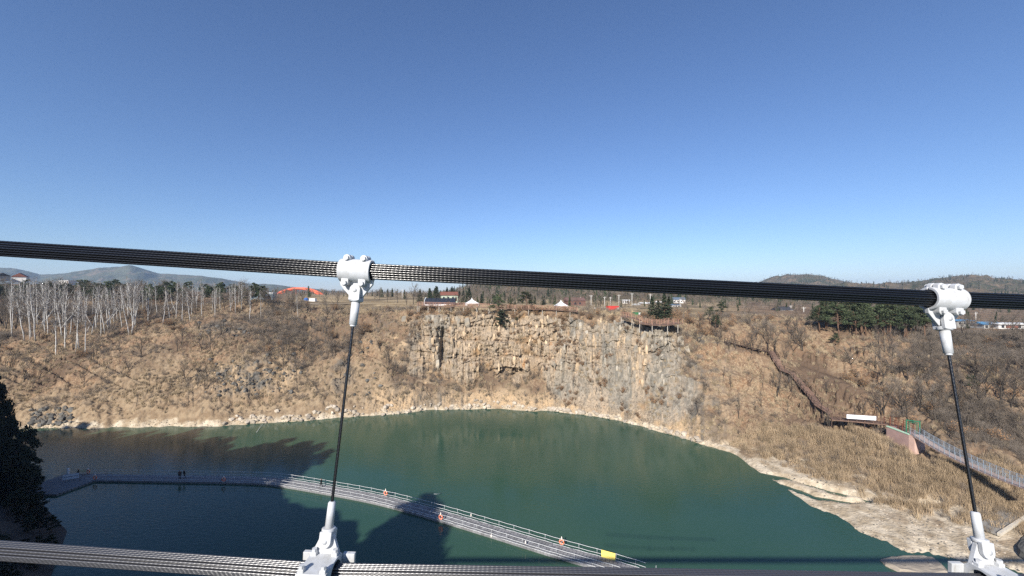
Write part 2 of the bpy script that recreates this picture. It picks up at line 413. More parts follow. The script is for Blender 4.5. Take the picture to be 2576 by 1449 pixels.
def cliff_material():
    m = bpy.data.materials.new("basalt_cliff"); m.use_nodes = True; nt = m.node_tree; b = nt.nodes["Principled BSDF"]
    b.inputs["Roughness"].default_value = 0.9; b.inputs["Specular IOR Level"].default_value = 0.15
    tan = node_mix(nt, node_noise(nt, 1.1, stretch=(1, 1, 0.35)), (0.40, 0.31, 0.215), (0.29, 0.23, 0.165))
    tan = node_mix(nt, node_noise(nt, 0.35, 0.62, 0.74, stretch=(1, 1, 0.4)), tan, (0.42, 0.235, 0.11))
    gry = node_mix(nt, node_noise(nt, 0.9, stretch=(1, 1, 0.35)), (0.165, 0.152, 0.125), (0.285, 0.25, 0.198))
    rk = node_mix(nt, node_attr(nt, "grey"), tan, gry)
    rk = node_mix(nt, node_noise(nt, 2.4, 0.50, 0.70, stretch=(1, 1, 0.4)), rk, (0.135, 0.11, 0.082))
    lit = node_mix(nt, node_noise(nt, 0.8), (0.30, 0.19, 0.10), (0.19, 0.13, 0.075))
    rk = node_mix(nt, node_attr(nt, "rock"), lit, rk)
    nt.links.new(rk, b.inputs["Base Color"]); node_bump(nt, 3.0, 0.8, 0.25)
    return m
M_TER = terrain_material(); M_CLIFF = cliff_material()
brush = np.clip(sstep(380, 520, PX) * (1 - sstep(960, 1080, PX)) * sstep(2.5, 3.2, RP) * (1 - sstep(4.7, 5.0, RP)) + sstep(2180, 2400, PX) * sstep(2.2, 2.9, RP) * (1 - sstep(5, 5.4, RP))
                + .8 * (1 - sstep(560, 700, PX)) * sstep(3.3, 4.0, RP) * (1 - sstep(5.6, 6.2, RP)), 0, 1) * sstep(-.35, .15, fbm(TX / 12, TY / 12, 109, 4))
straw = np.clip((1 - sstep(2.0, 3.0, RP + fbm(TX / 9, TY / 9, 111, 4) * 1.2)), 0, 1) * .85
attrs = {"straw": straw, "brush": brush, "sand": sandm, "rock": rockm, "field": fieldm, "grey": greym}
cf = (cliff > 0.3); cfq = cf[:-1, :-1] & cf[1:, :-1] & cf[1:, 1:] & cf[:-1, 1:]
tag(link("terrain", grid_mesh("terrain", TX, TY, TZ, ~cfq, attrs, M_TER)), kind="structure")
cliff_obj = tag(link("cliff", grid_mesh("cliff", TX, TY, TZ, cfq, attrs, M_CLIFF)), kind="structure")

# pick ground points
def ground_px(px, py, rows=(1.0, 6.6)):
    """terrain vertex seen at a photo position"""
    i0 = np.searchsorted(colx, px); a, b_ = max(i0 - 12, 0), min(i0 + 12, NC)
    sub = np.hypot((TU[a:b_] - px), (PYV[a:b_] - py)) + np.where((RP[a:b_] > rows[0]) & (RP[a:b_] < rows[1]), 0, 1e6)
    i, j = np.unravel_index(np.argmin(sub), sub.shape); i += a
    return Vector((TX[i, j], TY[i, j], TZ[i, j]))
def ground_at(px, Y):
    i = int(np.clip(np.searchsorted(colx, px), 0, NC - 1)); j = int(np.argmin(np.abs(TY[i] - Y)))
    u = (px - CX) / F
    return Vector((u * Y, Y, TZ[i, j]))

# ------------------------------------------------------------------ water
def water_material():
    m = bpy.data.materials.new("river_water"); m.use_nodes = True; nt = m.node_tree; b = nt.nodes["Principled BSDF"]
    b.inputs["Roughness"].default_value = 0.06; b.inputs["IOR"].default_value = 1.33; b.inputs["Specular IOR Level"].default_value = 0.5
    c = node_mix(nt, node_noise(nt, 0.025, 0.35, 0.65), (0.027, 0.070, 0.048), (0.040, 0.084, 0.050))
    nt.links.new(c, b.inputs["Base Color"])
    wr = node_noise(nt, 0.03, 0.42, 0.62, stretch=(.5, 1.4, 1)); mr = nt.nodes.new("ShaderNodeMapRange"); mr.inputs[3].default_value = .035; mr.inputs[4].default_value = .16; nt.links.new(wr, mr.inputs[0]); nt.links.new(mr.outputs[0], b.inputs["Roughness"])
    no = nt.nodes.new("ShaderNodeTexNoise"); no.inputs["Scale"].default_value = 1.4; no.inputs["Detail"].default_value = 4
    ge = nt.nodes.new("ShaderNodeNewGeometry"); mp = nt.nodes.new("ShaderNodeMapping"); mp.inputs["Scale"].default_value = (0.7, 1.6, 1)
    mp.inputs["Rotation"].default_value = (0, 0, 0.4)
    nt.links.new(ge.outputs["Position"], mp.inputs["Vector"]); nt.links.new(mp.outputs[0], no.inputs["Vector"])
    bp = nt.nodes.new("ShaderNodeBump"); bp.inputs["Strength"].default_value = 0.35; bp.inputs["Distance"].default_value = 0.08
    wv = node_noise(nt, 0.045, 0.4, 0.62, stretch=(.6, 1.3, 1)); ms = nt.nodes.new("ShaderNodeMapRange"); ms.inputs[3].default_value = .16; ms.inputs[4].default_value = .6; nt.links.new(wv, ms.inputs[0]); nt.links.new(ms.outputs[0], bp.inputs["Strength"])
    nt.links.new(no.outputs["Fac"], bp.inputs["Height"]); nt.links.new(bp.outputs[0], b.inputs["Normal"])
    return m
wm = MB(); wm.add([(-420, -140, 0), (260, -140, 0), (260, 160, 0), (-420, 160, 0)], [(0, 1, 2, 3)])
tag(wm.build("water", water_material()), kind="structure")

# ------------------------------------------------------------------ near bank (shades the river)
BANK = [((-420, 100), (-420, 44)), ((-260, 96), (-260, 40)), ((-140, 86), (-140, 34)), ((-98, 76), (-118, 29)), ((-82, 69), (-95, 27)), ((-67, 60), (-80, 24)),
        ((-58, 50), (-72, 20)), ((-48, 32), (-62, 13)), ((-36, 12), (-45, 6)), ((-25, -4), (-36, -9)), ((-22, -25), (-36, -30)), ((-20, -90), (-40, -95))]
M_BANK = mat('shade_darkened_bank_soil', (0.045, 0.04, 0.034), .95, col2=(0.075, 0.066, 0.056), scale=.4, bump=.6, bscale=2)  # soil colour made darker to deepen the shade lying on this bank
nb = 220; ts = np.linspace(0, len(BANK) - 1, nb)
def bi(k, c): return np.interp(ts, np.arange(len(BANK)), [b[k][c] for b in BANK])
sx, sy, rx, ry = bi(0, 0), bi(0, 1), bi(1, 0), bi(1, 1)
tt = np.concatenate([np.linspace(-0.15, 1, 70), np.linspace(1, 6, 30)[1:]])
BX = sx[:, None] + (rx - sx)[:, None] * tt; BY = sy[:, None] + (ry - sy)[:, None] * tt
BZ = np.where(tt < 0, tt * 20, np.where(tt < 1, 35.5 * (0.35 * tt + 0.65 * sstep(0, 1, tt)), 35.5 + (tt - 1) * 1.0)) + 0 * BX
BZ = BZ + sstep(0, 0.2, tt) * (fbm(BX / 8, BY / 8, 201, 4) * 3.5 + fbm(BX / 2, BY / 2, 202, 2) * 0.8)
zero = np.zeros(BX.shape)
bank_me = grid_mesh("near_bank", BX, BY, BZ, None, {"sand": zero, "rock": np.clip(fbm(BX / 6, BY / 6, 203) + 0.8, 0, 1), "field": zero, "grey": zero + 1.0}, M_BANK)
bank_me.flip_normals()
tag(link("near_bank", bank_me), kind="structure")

# ------------------------------------------------------------------ hills on the skyline
def hill_material(name, c1, c2, c3, sc_):
    m = bpy.data.materials.new(name); m.use_nodes = True; nt = m.node_tree; b = nt.nodes["Principled BSDF"]
    b.inputs["Roughness"].default_value = 1.0; b.inputs["Specular IOR Level"].default_value = 0.0
    c = node_mix(nt, node_noise(nt, sc_), c1, c2); c = node_mix(nt, node_noise(nt, sc_ * 3.1, 0.5, 0.62), c, c3)
    nt.links.new(c, b.inputs["Base Color"]); node_bump(nt, sc_ * 12, 1.0, 2.5 / (sc_ * 100))
    return m
HILLS = {}
def hill(name, sil, Yr, base, front, m, rough, seed):
    xs = np.array([p[0] for p in sil], float); ys = np.array([p[1] for p in sil], float)
    n = max(160, int((xs[-1] - xs[0]) / 3)); px = np.linspace(xs[0], xs[-1], n)
    top = CAM_H - (np.interp(px, xs, ys) - HOR) / F * Yr
    kk = np.concatenate([np.linspace(0, 1, 46), np.linspace(1, 1.9, 16)[1:]])
    prof = np.where(kk < 1, sstep(0, 1, kk) * 0.45 + kk * 0.55, 1 - (kk - 1) * 1.1)
    Yk = front + (Yr - front) * kk
    u = (px - CX) / F
    X = u[:, None] * Yk; Yg = Yk + 0 * X
    rel = (top - base)[:, None] * prof
    spur = fbm(X / (Yr * 0.035), Yg / (Yr * 0.06), seed, 5) * rough
    Z = base - 2 - 30 * np.exp(-(kk / 0.05) ** 2) + rel + spur * np.clip(rel / (0.35 * max(top.max() - base, 1)), 0, 1) * (1 - 0.75 * np.exp(-((kk - 1) / 0.12) ** 2))
    o = link(name, grid_mesh(name, X, Yg, Z, None, {}, m)); tag(o, kind="structure")
    HILLS[name] = (X, Yg, Z)
    return o
MH_FAR = hill_material("far_forest_blue", (0.10, 0.105, 0.07), (0.07, 0.075, 0.05), (0.14, 0.115, 0.08), 0.007)
MH_MID = hill_material("wooded_hill", (0.115, 0.09, 0.06), (0.055, 0.062, 0.035), (0.165, 0.115, 0.07), 0.02)
MH_R = hill_material("brown_wooded_ridge", (0.12, 0.095, 0.06), (0.06, 0.066, 0.038), (0.17, 0.125, 0.08), 0.010)
hill("far_mountain", [(-500, 690), (-200, 676), (0, 672), (40, 674), (100, 690), (130, 688), (200, 682), (250, 671), (285, 673), (300, 671), (325, 667), (360, 676), (400, 687), (470, 690), (540, 698), (620, 712), (700, 717), (760, 723), (820, 729), (870, 733), (905, 741)], 2700, 33, 2000, MH_FAR, 36, 301)
hill("pale_mountain", [(700, 746), (880, 742), (940, 735), (975, 734), (1010, 739), (1060, 744), (1200, 746)], 4300, 33, 3700, MH_FAR, 18, 302)
hill("wooded_hill", [(1040, 752), (1090, 747), (1150, 729), (1180, 718), (1230, 708), (1350, 702), (1500, 708), (1650, 716), (1800, 722), (1900, 728), (2000, 742), (2040, 752)], 620, 31, 330, MH_MID, 9, 303)
hill("peaked_hill", [(1780, 748), (1850, 735), (1900, 712), (1940, 699), (1985, 691), (2030, 689), (2070, 694), (2110, 703), (2160, 716), (2220, 726), (2300, 742)], 1700, 30, 1000, MH_R, 26, 304)
hill("long_ridge", [(1990, 742), (2060, 728), (2130, 716), (2200, 715), (2260, 711), (2330, 704), (2400, 696), (2440, 693), (2500, 699), (2576, 703), (2700, 696), (2900, 705), (3300, 735)], 1150, 24, 520, MH_R, 18, 305)
# ------------------------------------------------------------------ plants: a few meshes of each kind, shared by many trees
M_BARK = mat("grey_bark", (0.10, 0.082, 0.064), 0.95, var=0.4, scale=2, objvar=0.3)
M_TWIG = mat("twigs", (0.165, 0.135, 0.105), 0.95, objvar=0.35)
M_BIRCH = mat("birch_bark", (0.68, 0.66, 0.61), 0.8, col2=(0.34, 0.32, 0.29), scale=1.2)
M_BIRTW = mat("birch_twigs", (0.235, 0.205, 0.18), 0.9, objvar=0.25)
M_PBARK = mat("pine_bark", (0.14, 0.085, 0.055), 0.95)
M_PINE = mat("pine_needles", (0.040, 0.056, 0.026), 0.8, objvar=0.4, col2=(0.062, 0.075, 0.034), scale=0.8)
M_SPRUCE = mat("spruce_needles", (0.032, 0.046, 0.024), 0.85, objvar=0.3, col2=(0.05, 0.062, 0.032), scale=0.8)
M_SHRUB = mat("shrub_twigs", (0.205, 0.17, 0.135), 0.95, objvar=0.4)
M_OAK = mat("withered_leaves", (0.34, 0.19, 0.09), 0.9, objvar=0.3, col2=(0.25, 0.15, 0.075), scale=1.5)
M_REED = mat("dry_reeds", (0.35, 0.262, 0.165), 0.9, objvar=0.4)
M_TUFT = mat("dry_grass", (0.36, 0.28, 0.178), 0.9, objvar=0.35)
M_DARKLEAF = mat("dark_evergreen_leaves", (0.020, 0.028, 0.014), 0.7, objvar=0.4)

def rdir(rng, el0, el1):
    a = rng.uniform(0, 2 * math.pi); e = R(rng.uniform(el0, el1))
    return Vector((math.cos(a) * math.cos(e), math.sin(a) * math.cos(e), math.sin(e)))
def limb(rng, p, d, L, n=3, curve=0.25, droop=0.15):
    pts = [p]; d = d.copy()
    for i in range(n):
        d = (d + Vector((rng.uniform(-1, 1), rng.uniform(-1, 1), rng.uniform(-.6, 1) + droop)) * curve).normalized()
        pts.append(pts[-1] + d * (L / n))
    return pts
def bare_tree(seed, H, wide=1.0, el=(25, 60), trunk_r=0.016, nl=11, ns=5, nt_=6, tw=0.010, fork=False, birch=False):
    rng = random.Random(seed); tr = MB(); cr = MB()
    top = H * (0.97 if birch else 0.72)
    tp = [Vector((0, 0, -0.4))]; off = Vector((0, 0, 0)); lean = Vector((rng.uniform(-1, 1), rng.uniform(-1, 1), 0)) * (0.03 if birch else 0.09)
    for i in range(1, 7):
        off += Vector((rng.uniform(-1, 1), rng.uniform(-1, 1), 0)) * H * 0.012 + lean * H / 6
        tp.append(Vector((off.x, off.y, top * i / 6)))
    r0 = H * trunk_r
    tr.tube(tp, [r0 * (1 - 0.82 * i / 6) + 0.01 for i in range(7)], 5)
    if fork:
        f = limb(rng, tp[1], rdir(rng, 60, 72), H * 0.75, 5, 0.12, 0.3); tr.tube(f, [r0 * .8 * (1 - .16 * i) for i in range(6)], 4)
    for k in range(nl):
        q = (0.22 if not birch else 0.38) + (0.76 if not birch else 0.6) * (k + rng.random()) / nl
        x = q * 6; i = min(int(x), 5); p = tp[i].lerp(tp[i + 1], x - i)
        L = H * rng.uniform(0.22, 0.42) * wide * (1.15 - 0.6 * q)
        lp = limb(rng, p, rdir(rng, *el), L, 3, 0.22)
        tr.tube(lp, [r0 * 0.42 * (1.1 - 0.6 * q), r0 * 0.3, r0 * 0.2, r0 * 0.1], 3)
        for s in range(ns):
            x2 = rng.uniform(0.6, 3.0); i2 = min(int(x2), 2); p2 = lp[i2].lerp(lp[i2 + 1], x2 - i2)
            d2 = (rdir(rng, 0, 70) + (lp[3] - lp[0]).normalized() * 0.8).normalized()
            sp = limb(rng, p2, d2, L * rng.uniform(0.3, 0.6), 2, 0.3)
            cr.tube(sp, [tw * 1.8, tw * 1.3, tw * .8], 3, cap=False)
            for t in range(nt_):
                x3 = rng.uniform(0.2, 2.0); i3 = min(int(x3), 1); p3 = sp[i3].lerp(sp[i3 + 1], x3 - i3)
                d3 = (rdir(rng, -5, 80) + d2 * 0.7).normalized()
                cr.tube([p3, p3 + d3 * L * rng.uniform(0.16, 0.36)], [tw, tw * 0.55], 3, cap=False)
    return tr, cr
def tri_leaf(mb, p, size, rng, flat=0.0, long=1.0):
    n = rdir(rng, -90, 90); n.z = n.z * (1 - flat) + flat * 1.5; n.normalize()
    a = n.cross(Vector((rng.uniform(-1, 1), rng.uniform(-1, 1), rng.uniform(-1, 1))))
    if a.length < 0.01: a = Vector((1, 0, 0))
    a.normalize(); b = n.cross(a)
    mb.add([p - a * size * long, p + b * size * .55, p + a * size * long, p - b * size * .45], [(0, 1, 2, 3)])
def pine_tree(seed, H, pads=26, per=85, spread=0.36, low=0.38, leaf=0.17):
    rng = random.Random(seed); tr = MB(); cr = MB()
    tp = [Vector((0, 0, -0.4))]; off = Vector((0, 0, 0))
    for i in range(1, 7):
        off += Vector((rng.uniform(-1, 1), rng.uniform(-1, 1), 0)) * H * 0.025; tp.append(Vector((off.x, off.y, H * 0.94 * i / 6)))
    tr.tube(tp, [H * .022 * (1 - .8 * i / 6) for i in range(7)], 6)
    for k in range(pads):
        q = low + (1 - low) * (k + .5) / pads
        x = q * 6 * 0.98; i = min(int(x), 5); p = tp[i].lerp(tp[i + 1], x - i)
        L = H * spread * (1.0 - 0.75 * max(0, (q - 0.45) / 0.55)) * rng.uniform(0.45, 1.05)
        d = rdir(rng, -8, 25); e = p + d * L
        tr.tube([p, p.lerp(e, .5) + Vector((0, 0, L * .06)), e], [H * .008, H * .005, H * .002], 3)
        rx = H * rng.uniform(0.075, 0.13)
        for t in range(per):
            v = rdir(rng, -90, 90) * (rng.random() ** 0.45)
            tri_leaf(cr, e + Vector((v.x * rx, v.y * rx, v.z * rx * 0.42)), leaf * rng.uniform(.6, 1.3), rng, 0.35, 1.2)
    return tr, cr
def spruce_tree(seed, H, n=1100, base=0.2, leaf=0.2):
    rng = random.Random(seed); tr = MB(); cr = MB()
    tr.tube([(0, 0, -.3), (0, 0, H * .5), (0, 0, H * .97)], [H * .018, H * .011, .02], 5)
    for k in range(n):
        q = rng.random() ** 1.35; z = H * (0.07 + 0.93 * q)
        lay = 0.75 + 0.25 * math.sin(q * 46)
        rr = H * base * (1 - q) ** 0.85 * lay * math.sqrt(rng.uniform(.12, 1)); a = rng.uniform(0, 2 * math.pi)
        tri_leaf(cr, Vector((rr * math.cos(a), rr * math.sin(a), z - rr * .25)), leaf * rng.uniform(.6, 1.3), rng, 0.2, 1.3)
    return tr, cr
def shrub(seed, H, n=46, spread=0.8, tw=0.011, leaves=0, leaf=0.12):
    rng = random.Random(seed); mb = MB(); lv = MB()
    for k in range(n):
        p = Vector((rng.uniform(-1, 1), rng.uniform(-1, 1), 0)) * H * 0.12
        d = rdir(rng, 35, 85); d.x *= spread; d.y *= spread; d.normalize()
        pts = limb(rng, p - Vector((0, 0, .15)), d, H * rng.uniform(.55, 1.1), 3, 0.2, 0.1)
        mb.tube(pts, [tw * 1.5, tw * 1.2, tw, tw * .6], 3, cap=False)
        for t in range(5):
            x = rng.uniform(.8, 3); i = min(int(x), 2); q = pts[i].lerp(pts[i + 1], x - i)
            mb.tube([q, q + rdir(rng, 0, 80) * H * rng.uniform(.12, .3)], [tw * .8, tw * .5], 3, cap=False)
        for t in range(leaves):
            x = rng.uniform(.7, 3); i = min(int(x), 2); q = pts[i].lerp(pts[i + 1], x - i)
            tri_leaf(lv, q + rdir(rng, -40, 90) * H * rng.uniform(.02, .16), leaf * rng.uniform(.6, 1.3), rng)
    return mb, lv
def tuft(seed, H, n, w, spread=0.25):
    rng = random.Random(seed); mb = MB()
    for k in range(n):
        p = Vector((rng.gauss(0, 1), rng.gauss(0, 1), 0)) * H * spread
        d = rdir(rng, 62, 89); L = H * rng.uniform(.6, 1.15); s = d.cross(rdir(rng, -10, 10)).normalized() * w
        b = rdir(rng, 0, 20) * L * .18
        m_ = p + d * L * .6
        mb.add([p - s - Vector((0, 0, .1)), p + s - Vector((0, 0, .1)), m_ + s * .8, m_ - s * .8, p + d * L + b], [(0, 1, 2, 3), (3, 2, 4)])
    return mb

KINDS = {}
def kind_pair(key, gen, m1, m2):
    KINDS[key] = [(a.mesh(key + "_trunk", m1), b.mesh(key + "_crown", m2)) for a, b in gen]
kind_pair("bare", [bare_tree(10 + i, 8.0, wide=1.0 + .15 * (i % 3), fork=(i % 2 == 1), nl=10 + i % 3) for i in range(6)], M_BARK, M_TWIG)
kind_pair("spindly", [bare_tree(30 + i, 8.0, wide=0.7, el=(40, 70), nl=9, ns=4, nt_=5, trunk_r=.012) for i in range(4)], M_BARK, M_TWIG)
kind_pair("birch", [bare_tree(50 + i, 14.0, wide=0.55, el=(48, 70), nl=16, ns=4, nt_=5, tw=.011, trunk_r=.0085, birch=True, fork=(i == 2)) for i in range(5)], M_BIRCH, M_BIRTW)
kind_pair("pine", [pine_tree(70 + i, 9.0) for i in range(4)], M_PBARK, M_PINE)
kind_pair("spruce", [spruce_tree(90 + i, 9.0, base=.17 + .04 * (i % 2)) for i in range(3)], M_PBARK, M_SPRUCE)
kind_pair("oak", [shrub(110 + i, 3.0, 34, .9, .014, 14, .14) for i in range(3)], M_SHRUB, M_OAK)
kind_pair("bankpine", [pine_tree(120 + i, 9.0, pads=30, per=80, spread=.34, low=.12, leaf=.26) for i in range(3)], M_PBARK, M_DARKLEAF)

def plant(key, name, pos, height, base_h, label, cat, group, rng, lean=0.0):
    tm, cm = rng.choice(KINDS[key])
    e = empty(name, pos, rng.uniform(0, 6.28), height / base_h)
    if lean: e.rotation_euler = (rng.uniform(-lean, lean), rng.uniform(-lean, lean), rng.uniform(0, 6.28))
    s = rng.uniform(.9, 1.15); e.scale = (e.scale[0] * s, e.scale[1] * s, e.scale[2])
    link("trunk", tm, e); link("crown", cm, e)
    return tag(e, label, cat, group)
def plant_rows(key, name, base_h, spots, phrase, cat, group, rng, lean=0.0, wide=1.0):
    """spots: (pos, height); labelled by their order from one side of the picture to the other"""
    spots = sorted(spots, key=lambda s: s[0].x / s[0].y)
    for i, (p, h) in enumerate(spots):
        e = plant(key, name, p, h, base_h, f"{phrase}, {ordinal(i + 1)} from the left", cat, group, rng, lean)
        e.scale = (e.scale[0] * wide, e.scale[1] * wide, e.scale[2])

# scattered growth nobody could count: geometry-node instances on chosen ground points
def scatter(name, pts, scl, meshes, label, cat, seed, zsq=1.0):
    src = bpy.data.collections.new(name + "_source")
    for i, me in enumerate(meshes):
        o = bpy.data.objects.new(f"{name}_source", me); src.objects.link(o)
    me = bpy.data.meshes.new(name); me.vertices.add(len(pts)); me.vertices.foreach_set("co", np.asarray(pts, np.float32).ravel())
    a = me.attributes.new("size", 'FLOAT', 'POINT'); a.data.foreach_set("value", np.asarray(scl, np.float32))
    o = link(name, me)
    ng = bpy.data.node_groups.new(name + "_nodes", 'GeometryNodeTree')
    ng.interface.new_socket("Geometry", in_out='INPUT', socket_type='NodeSocketGeometry')
    ng.interface.new_socket("Geometry", in_out='OUTPUT', socket_type='NodeSocketGeometry')
    N = ng.nodes.new; L = ng.links.new
    gi = N("NodeGroupInput"); go = N("NodeGroupOutput"); ip = N("GeometryNodeInstanceOnPoints"); ci = N("GeometryNodeCollectionInfo")
    ci.inputs["Collection"].default_value = src; ci.inputs["Separate Children"].default_value = True; ci.inputs["Reset Children"].default_value = True
    rv = N("FunctionNodeRandomValue"); rv.data_type = 'FLOAT_VECTOR'; rv.inputs["Min"].default_value = (-.12, -.12, 0); rv.inputs["Max"].default_value = (.12, .12, 6.283); rv.inputs["Seed"].default_value = seed
    ri = N("FunctionNodeRandomValue"); ri.data_type = 'INT'; ri.inputs["Min"].default_value = 0; ri.inputs["Max"].default_value = len(meshes) - 1; ri.inputs["Seed"].default_value = seed + 1
    na = N("GeometryNodeInputNamedAttribute"); na.data_type = 'FLOAT'; na.inputs["Name"].default_value = "size"
    L(gi.outputs[0], ip.inputs["Points"]); L(ci.outputs[0], ip.inputs["Instance"]); ip.inputs["Pick Instance"].default_value = True
    L([s for s in ri.outputs if s.type == 'INT'][0], ip.inputs["Instance Index"])
    e2r = N("FunctionNodeEulerToRotation"); L(rv.outputs[0], e2r.inputs[0]); L(e2r.outputs[0], ip.inputs["Rotation"])
    cx = N("ShaderNodeCombineXYZ"); L(na.outputs[0], cx.inputs[0]); L(na.outputs[0], cx.inputs[1])
    mm = N("ShaderNodeMath"); mm.operation = 'MULTIPLY'; mm.inputs[1].default_value = zsq; L(na.outputs[0], mm.inputs[0]); L(mm.outputs[0], cx.inputs[2])
    L(cx.outputs[0], ip.inputs["Scale"]); L(ip.outputs[0], go.inputs[0])
    md = o.modifiers.new("scatter", 'NODES'); md.node_group = ng
    return tag(o, label, cat, kind="stuff")

def pick(weight, n, seed):
    """random terrain vertices, weight per vertex times its ground area"""
    g = np.random.default_rng(seed)
    dx = np.abs(np.gradient(TX, axis=0)); dyz = np.hypot(np.gradient(TY, axis=1), np.gradient(TZ, axis=1))
    w = np.clip(weight, 0, None) * dx * np.minimum(dyz, 5); w = w.ravel() / w.sum()
    idx = g.choice(w.size, n, p=w)
    jit = g.uniform(-.3, .3, (n, 2))
    return np.stack([TX.ravel()[idx] + jit[:, 0], TY.ravel()[idx] + jit[:, 1], TZ.ravel()[idx]], 1)

rng = random.Random(5); grn = np.random.default_rng(8)
inview = (PX > -120) & (PX < 2700)
slope = sstep(1.35, 1.9, RP) * (1 - sstep(5.0, 5.4, RP)) * inview * (1 - cliff) * (TZ > 0.5)
patch = np.clip(fbm(TX / 16, TY / 16, 401, 4) + 0.30, 0.07, 1) ** 1.5
rightw = 1 + .9 * sstep(2150, 2350, PX); upper = 1 + .6 * sstep(2.8, 4.2, RP) + 3.6 * brush
orange_clear = 1 - 0.85 * np.exp(-((PX - 2080) / 190) ** 2) * sstep(3.2, 3.6, RP) * (1 - sstep(4.6, 4.9, RP)) - 0.25 * sstep(1830, 1950, PX) * (1 - sstep(2.0, 2.6, RP))
edge_scrub = 1.6 * np.exp(-((cliff - .25) / .22) ** 2) * (cliff > .02) * inview * (RP > 2)
w_shr = edge_scrub + slope * patch * rightw * upper * np.clip(orange_clear, 0.05, 1) * (1 - .5 * scree)
n = 13000; P = pick(w_shr, n, 1); S = grn.uniform(.3, 1.0, n)
SH = [shrub(130 + i, 2.2, 22 + 5 * i, 1.25, .009)[0].mesh("shrub", M_SHRUB) for i in range(4)]
scatter("undergrowth", P, S, SH, "grey brown leafless scrub covering the gorge slopes", "scrub", 3)
w_t = slope * (0.15 + np.clip(fbm(TX / 9, TY / 9, 402, 3) + .2, 0, 1)) + 0.35 * cliff * (fbm(s_arc / 3, TZ / 3, 403, 2) > .12)
n = 13000; P = pick(w_t, n, 2); S = grn.uniform(.5, 1.3, n)
scatter("dry_grass", P, S, [tuft(150 + i, .75, 34, .02).mesh("grass_tuft", M_TUFT) for i in range(3)], "straw coloured dry grass tufts on the slopes", "grass", 5)
w_r = inview * sstep(1840, 1960, PX) * sstep(1.42, 1.62, RP) * (1 - sstep(2.25, 2.7, RP)) * (TZ > .35) * (0.03 + np.clip(fbm(TX / 7, TY / 5, 404, 4) + .15, 0, 1) ** 1.5)
n = 2600; P = pick(w_r, n, 3); S = grn.uniform(.6, 1.15, n)
scatter("reeds", P, S, [tuft(160 + i, 1.35, 46, .016, .22).mesh("reed_clump", M_REED) for i in range(3)], "pale dry reed bed behind the sand spit", "reeds", 7)
w_o = (inview * sstep(3.9, 4.2, RP) * (1 - sstep(4.9, 5.15, RP)) * sstep(990, 1080, PX) * (1 - sstep(1720, 1820, PX)) * (.1 + np.clip(fbm(TX / 7, TY / 7, 405, 2) + .25, 0, 1))
       + .25 * slope * sstep(2.6, 3.2, RP) * (fbm(TX / 10, TY / 10, 406, 2) > .22))
n = 420; P = pick(w_o, n, 4); S = grn.uniform(.35, .95, n)
oak_join = []
for a, b in KINDS["oak"]:
    pass
OAKS = []
for i in range(3):
    a, b = shrub(110 + i, 3.0, 34, .9, .014, 14, .14); k = len(a.f); a.add(b.v, b.f)
    me = a.mesh("leafy_shrub", M_SHRUB); me.materials.append(M_OAK)
    mi = np.zeros(len(me.polygons), np.int32); mi[k:] = 1; me.polygons.foreach_set("material_index", mi); OAKS.append(me)
scatter("withered_shrubs", P, S, OAKS, "orange brown withered oak scrub along the cliff rim", "scrub", 9)
# rim hedge on cliff ledges: sparse scrub hanging on the rock
P = pick(cliff * (fbm(s_arc / 5, TZ / 4, 407, 2) > .12) * (1 + 1.2 * (PX > 1380)), 620, 5)
scatter("ledge_scrub", P, grn.uniform(.2, .55, 620), SH[:2] + OAKS[:1], "twiggy scrub growing on the cliff ledges", "scrub", 11)

# birches
spots = [(212,903),(189,885),(141,908),(164,885),(90,857),(62,857),(76,854),(120,840),(113,827),(175,843),(199,878),(231,840),(254,845),(242,831),(272,829),(280,820),(295,808),(287,815),(325,843),(331,841),(307,827),(335,831),(340,818),(372,813),(409,818),(427,801),(395,792),(370,787),(443,801),(459,808),(478,811),(508,797),(534,790),(543,780),(554,780),(582,773),(607,780),(494,781),(750,801),(628,806),(656,801),(34,790),(32,829),(49,794),(69,801),(94,818),(219,790),(212,815),(146,815),(116,801)]
g2 = random.Random(77)
for k in range(44): spots.append((g2.uniform(5, 640), g2.uniform(760, 796)))
for k in range(20): spots.append((g2.uniform(20, 380), g2.uniform(796, 850)))
rows_ = {"front": [], "middle": [], "upper": []}
for x, y in spots:
    p = ground_px(x, y); ty = g2.uniform(702, 738) + max(0, (x - 350) * .03)
    h = min(max((y - ty) / F * p.y, 9.5), 21)
    rows_["front" if y > 835 else "middle" if y > 797 else "upper"].append((p, h))
for k, v in rows_.items():
    plant_rows("birch", "birch_tree", 14.0, v, f"white barked leafless birch in the {k} row of the hillside grove", "birch tree", f"birches in the {k} row of the grove", rng, .07)

# bare trees on the slopes
def px_trees(key, name, base_h, boxes, hmin, hmax, phrase, cat, group, seed, lean=.08, rows=(1.0, 6.6)):
    g = random.Random(seed); out = []
    for x0, x1, y0, y1, n in boxes:
        for _ in range(n):
            out.append((ground_px(g.uniform(x0, x1), g.uniform(y0, y1), rows), g.uniform(hmin, hmax)))
    plant_rows(key, name, base_h, out, phrase, cat, group, g, lean)
px_trees("bare", "bare_tree", 8.0, [(430, 1000, 800, 900, 28), (640, 1060, 860, 960, 16)], 4.5, 8, "leafless grey tree on the brown slope beside the cliff", "tree", "bare trees beside the cliff", 1)
px_trees("bare", "bare_tree", 8.0, [(20, 520, 860, 985, 13)], 5, 8.5, "leafless tree on the grassy slope below the birches", "tree", "bare trees below the birches", 2)
px_trees("spindly", "sapling", 8.0, [(560, 960, 900, 1010, 16), (120, 500, 960, 1030, 8)], 3, 5.5, "thin leafless sapling low on the slope above the water", "sapling", "saplings above the water", 3)
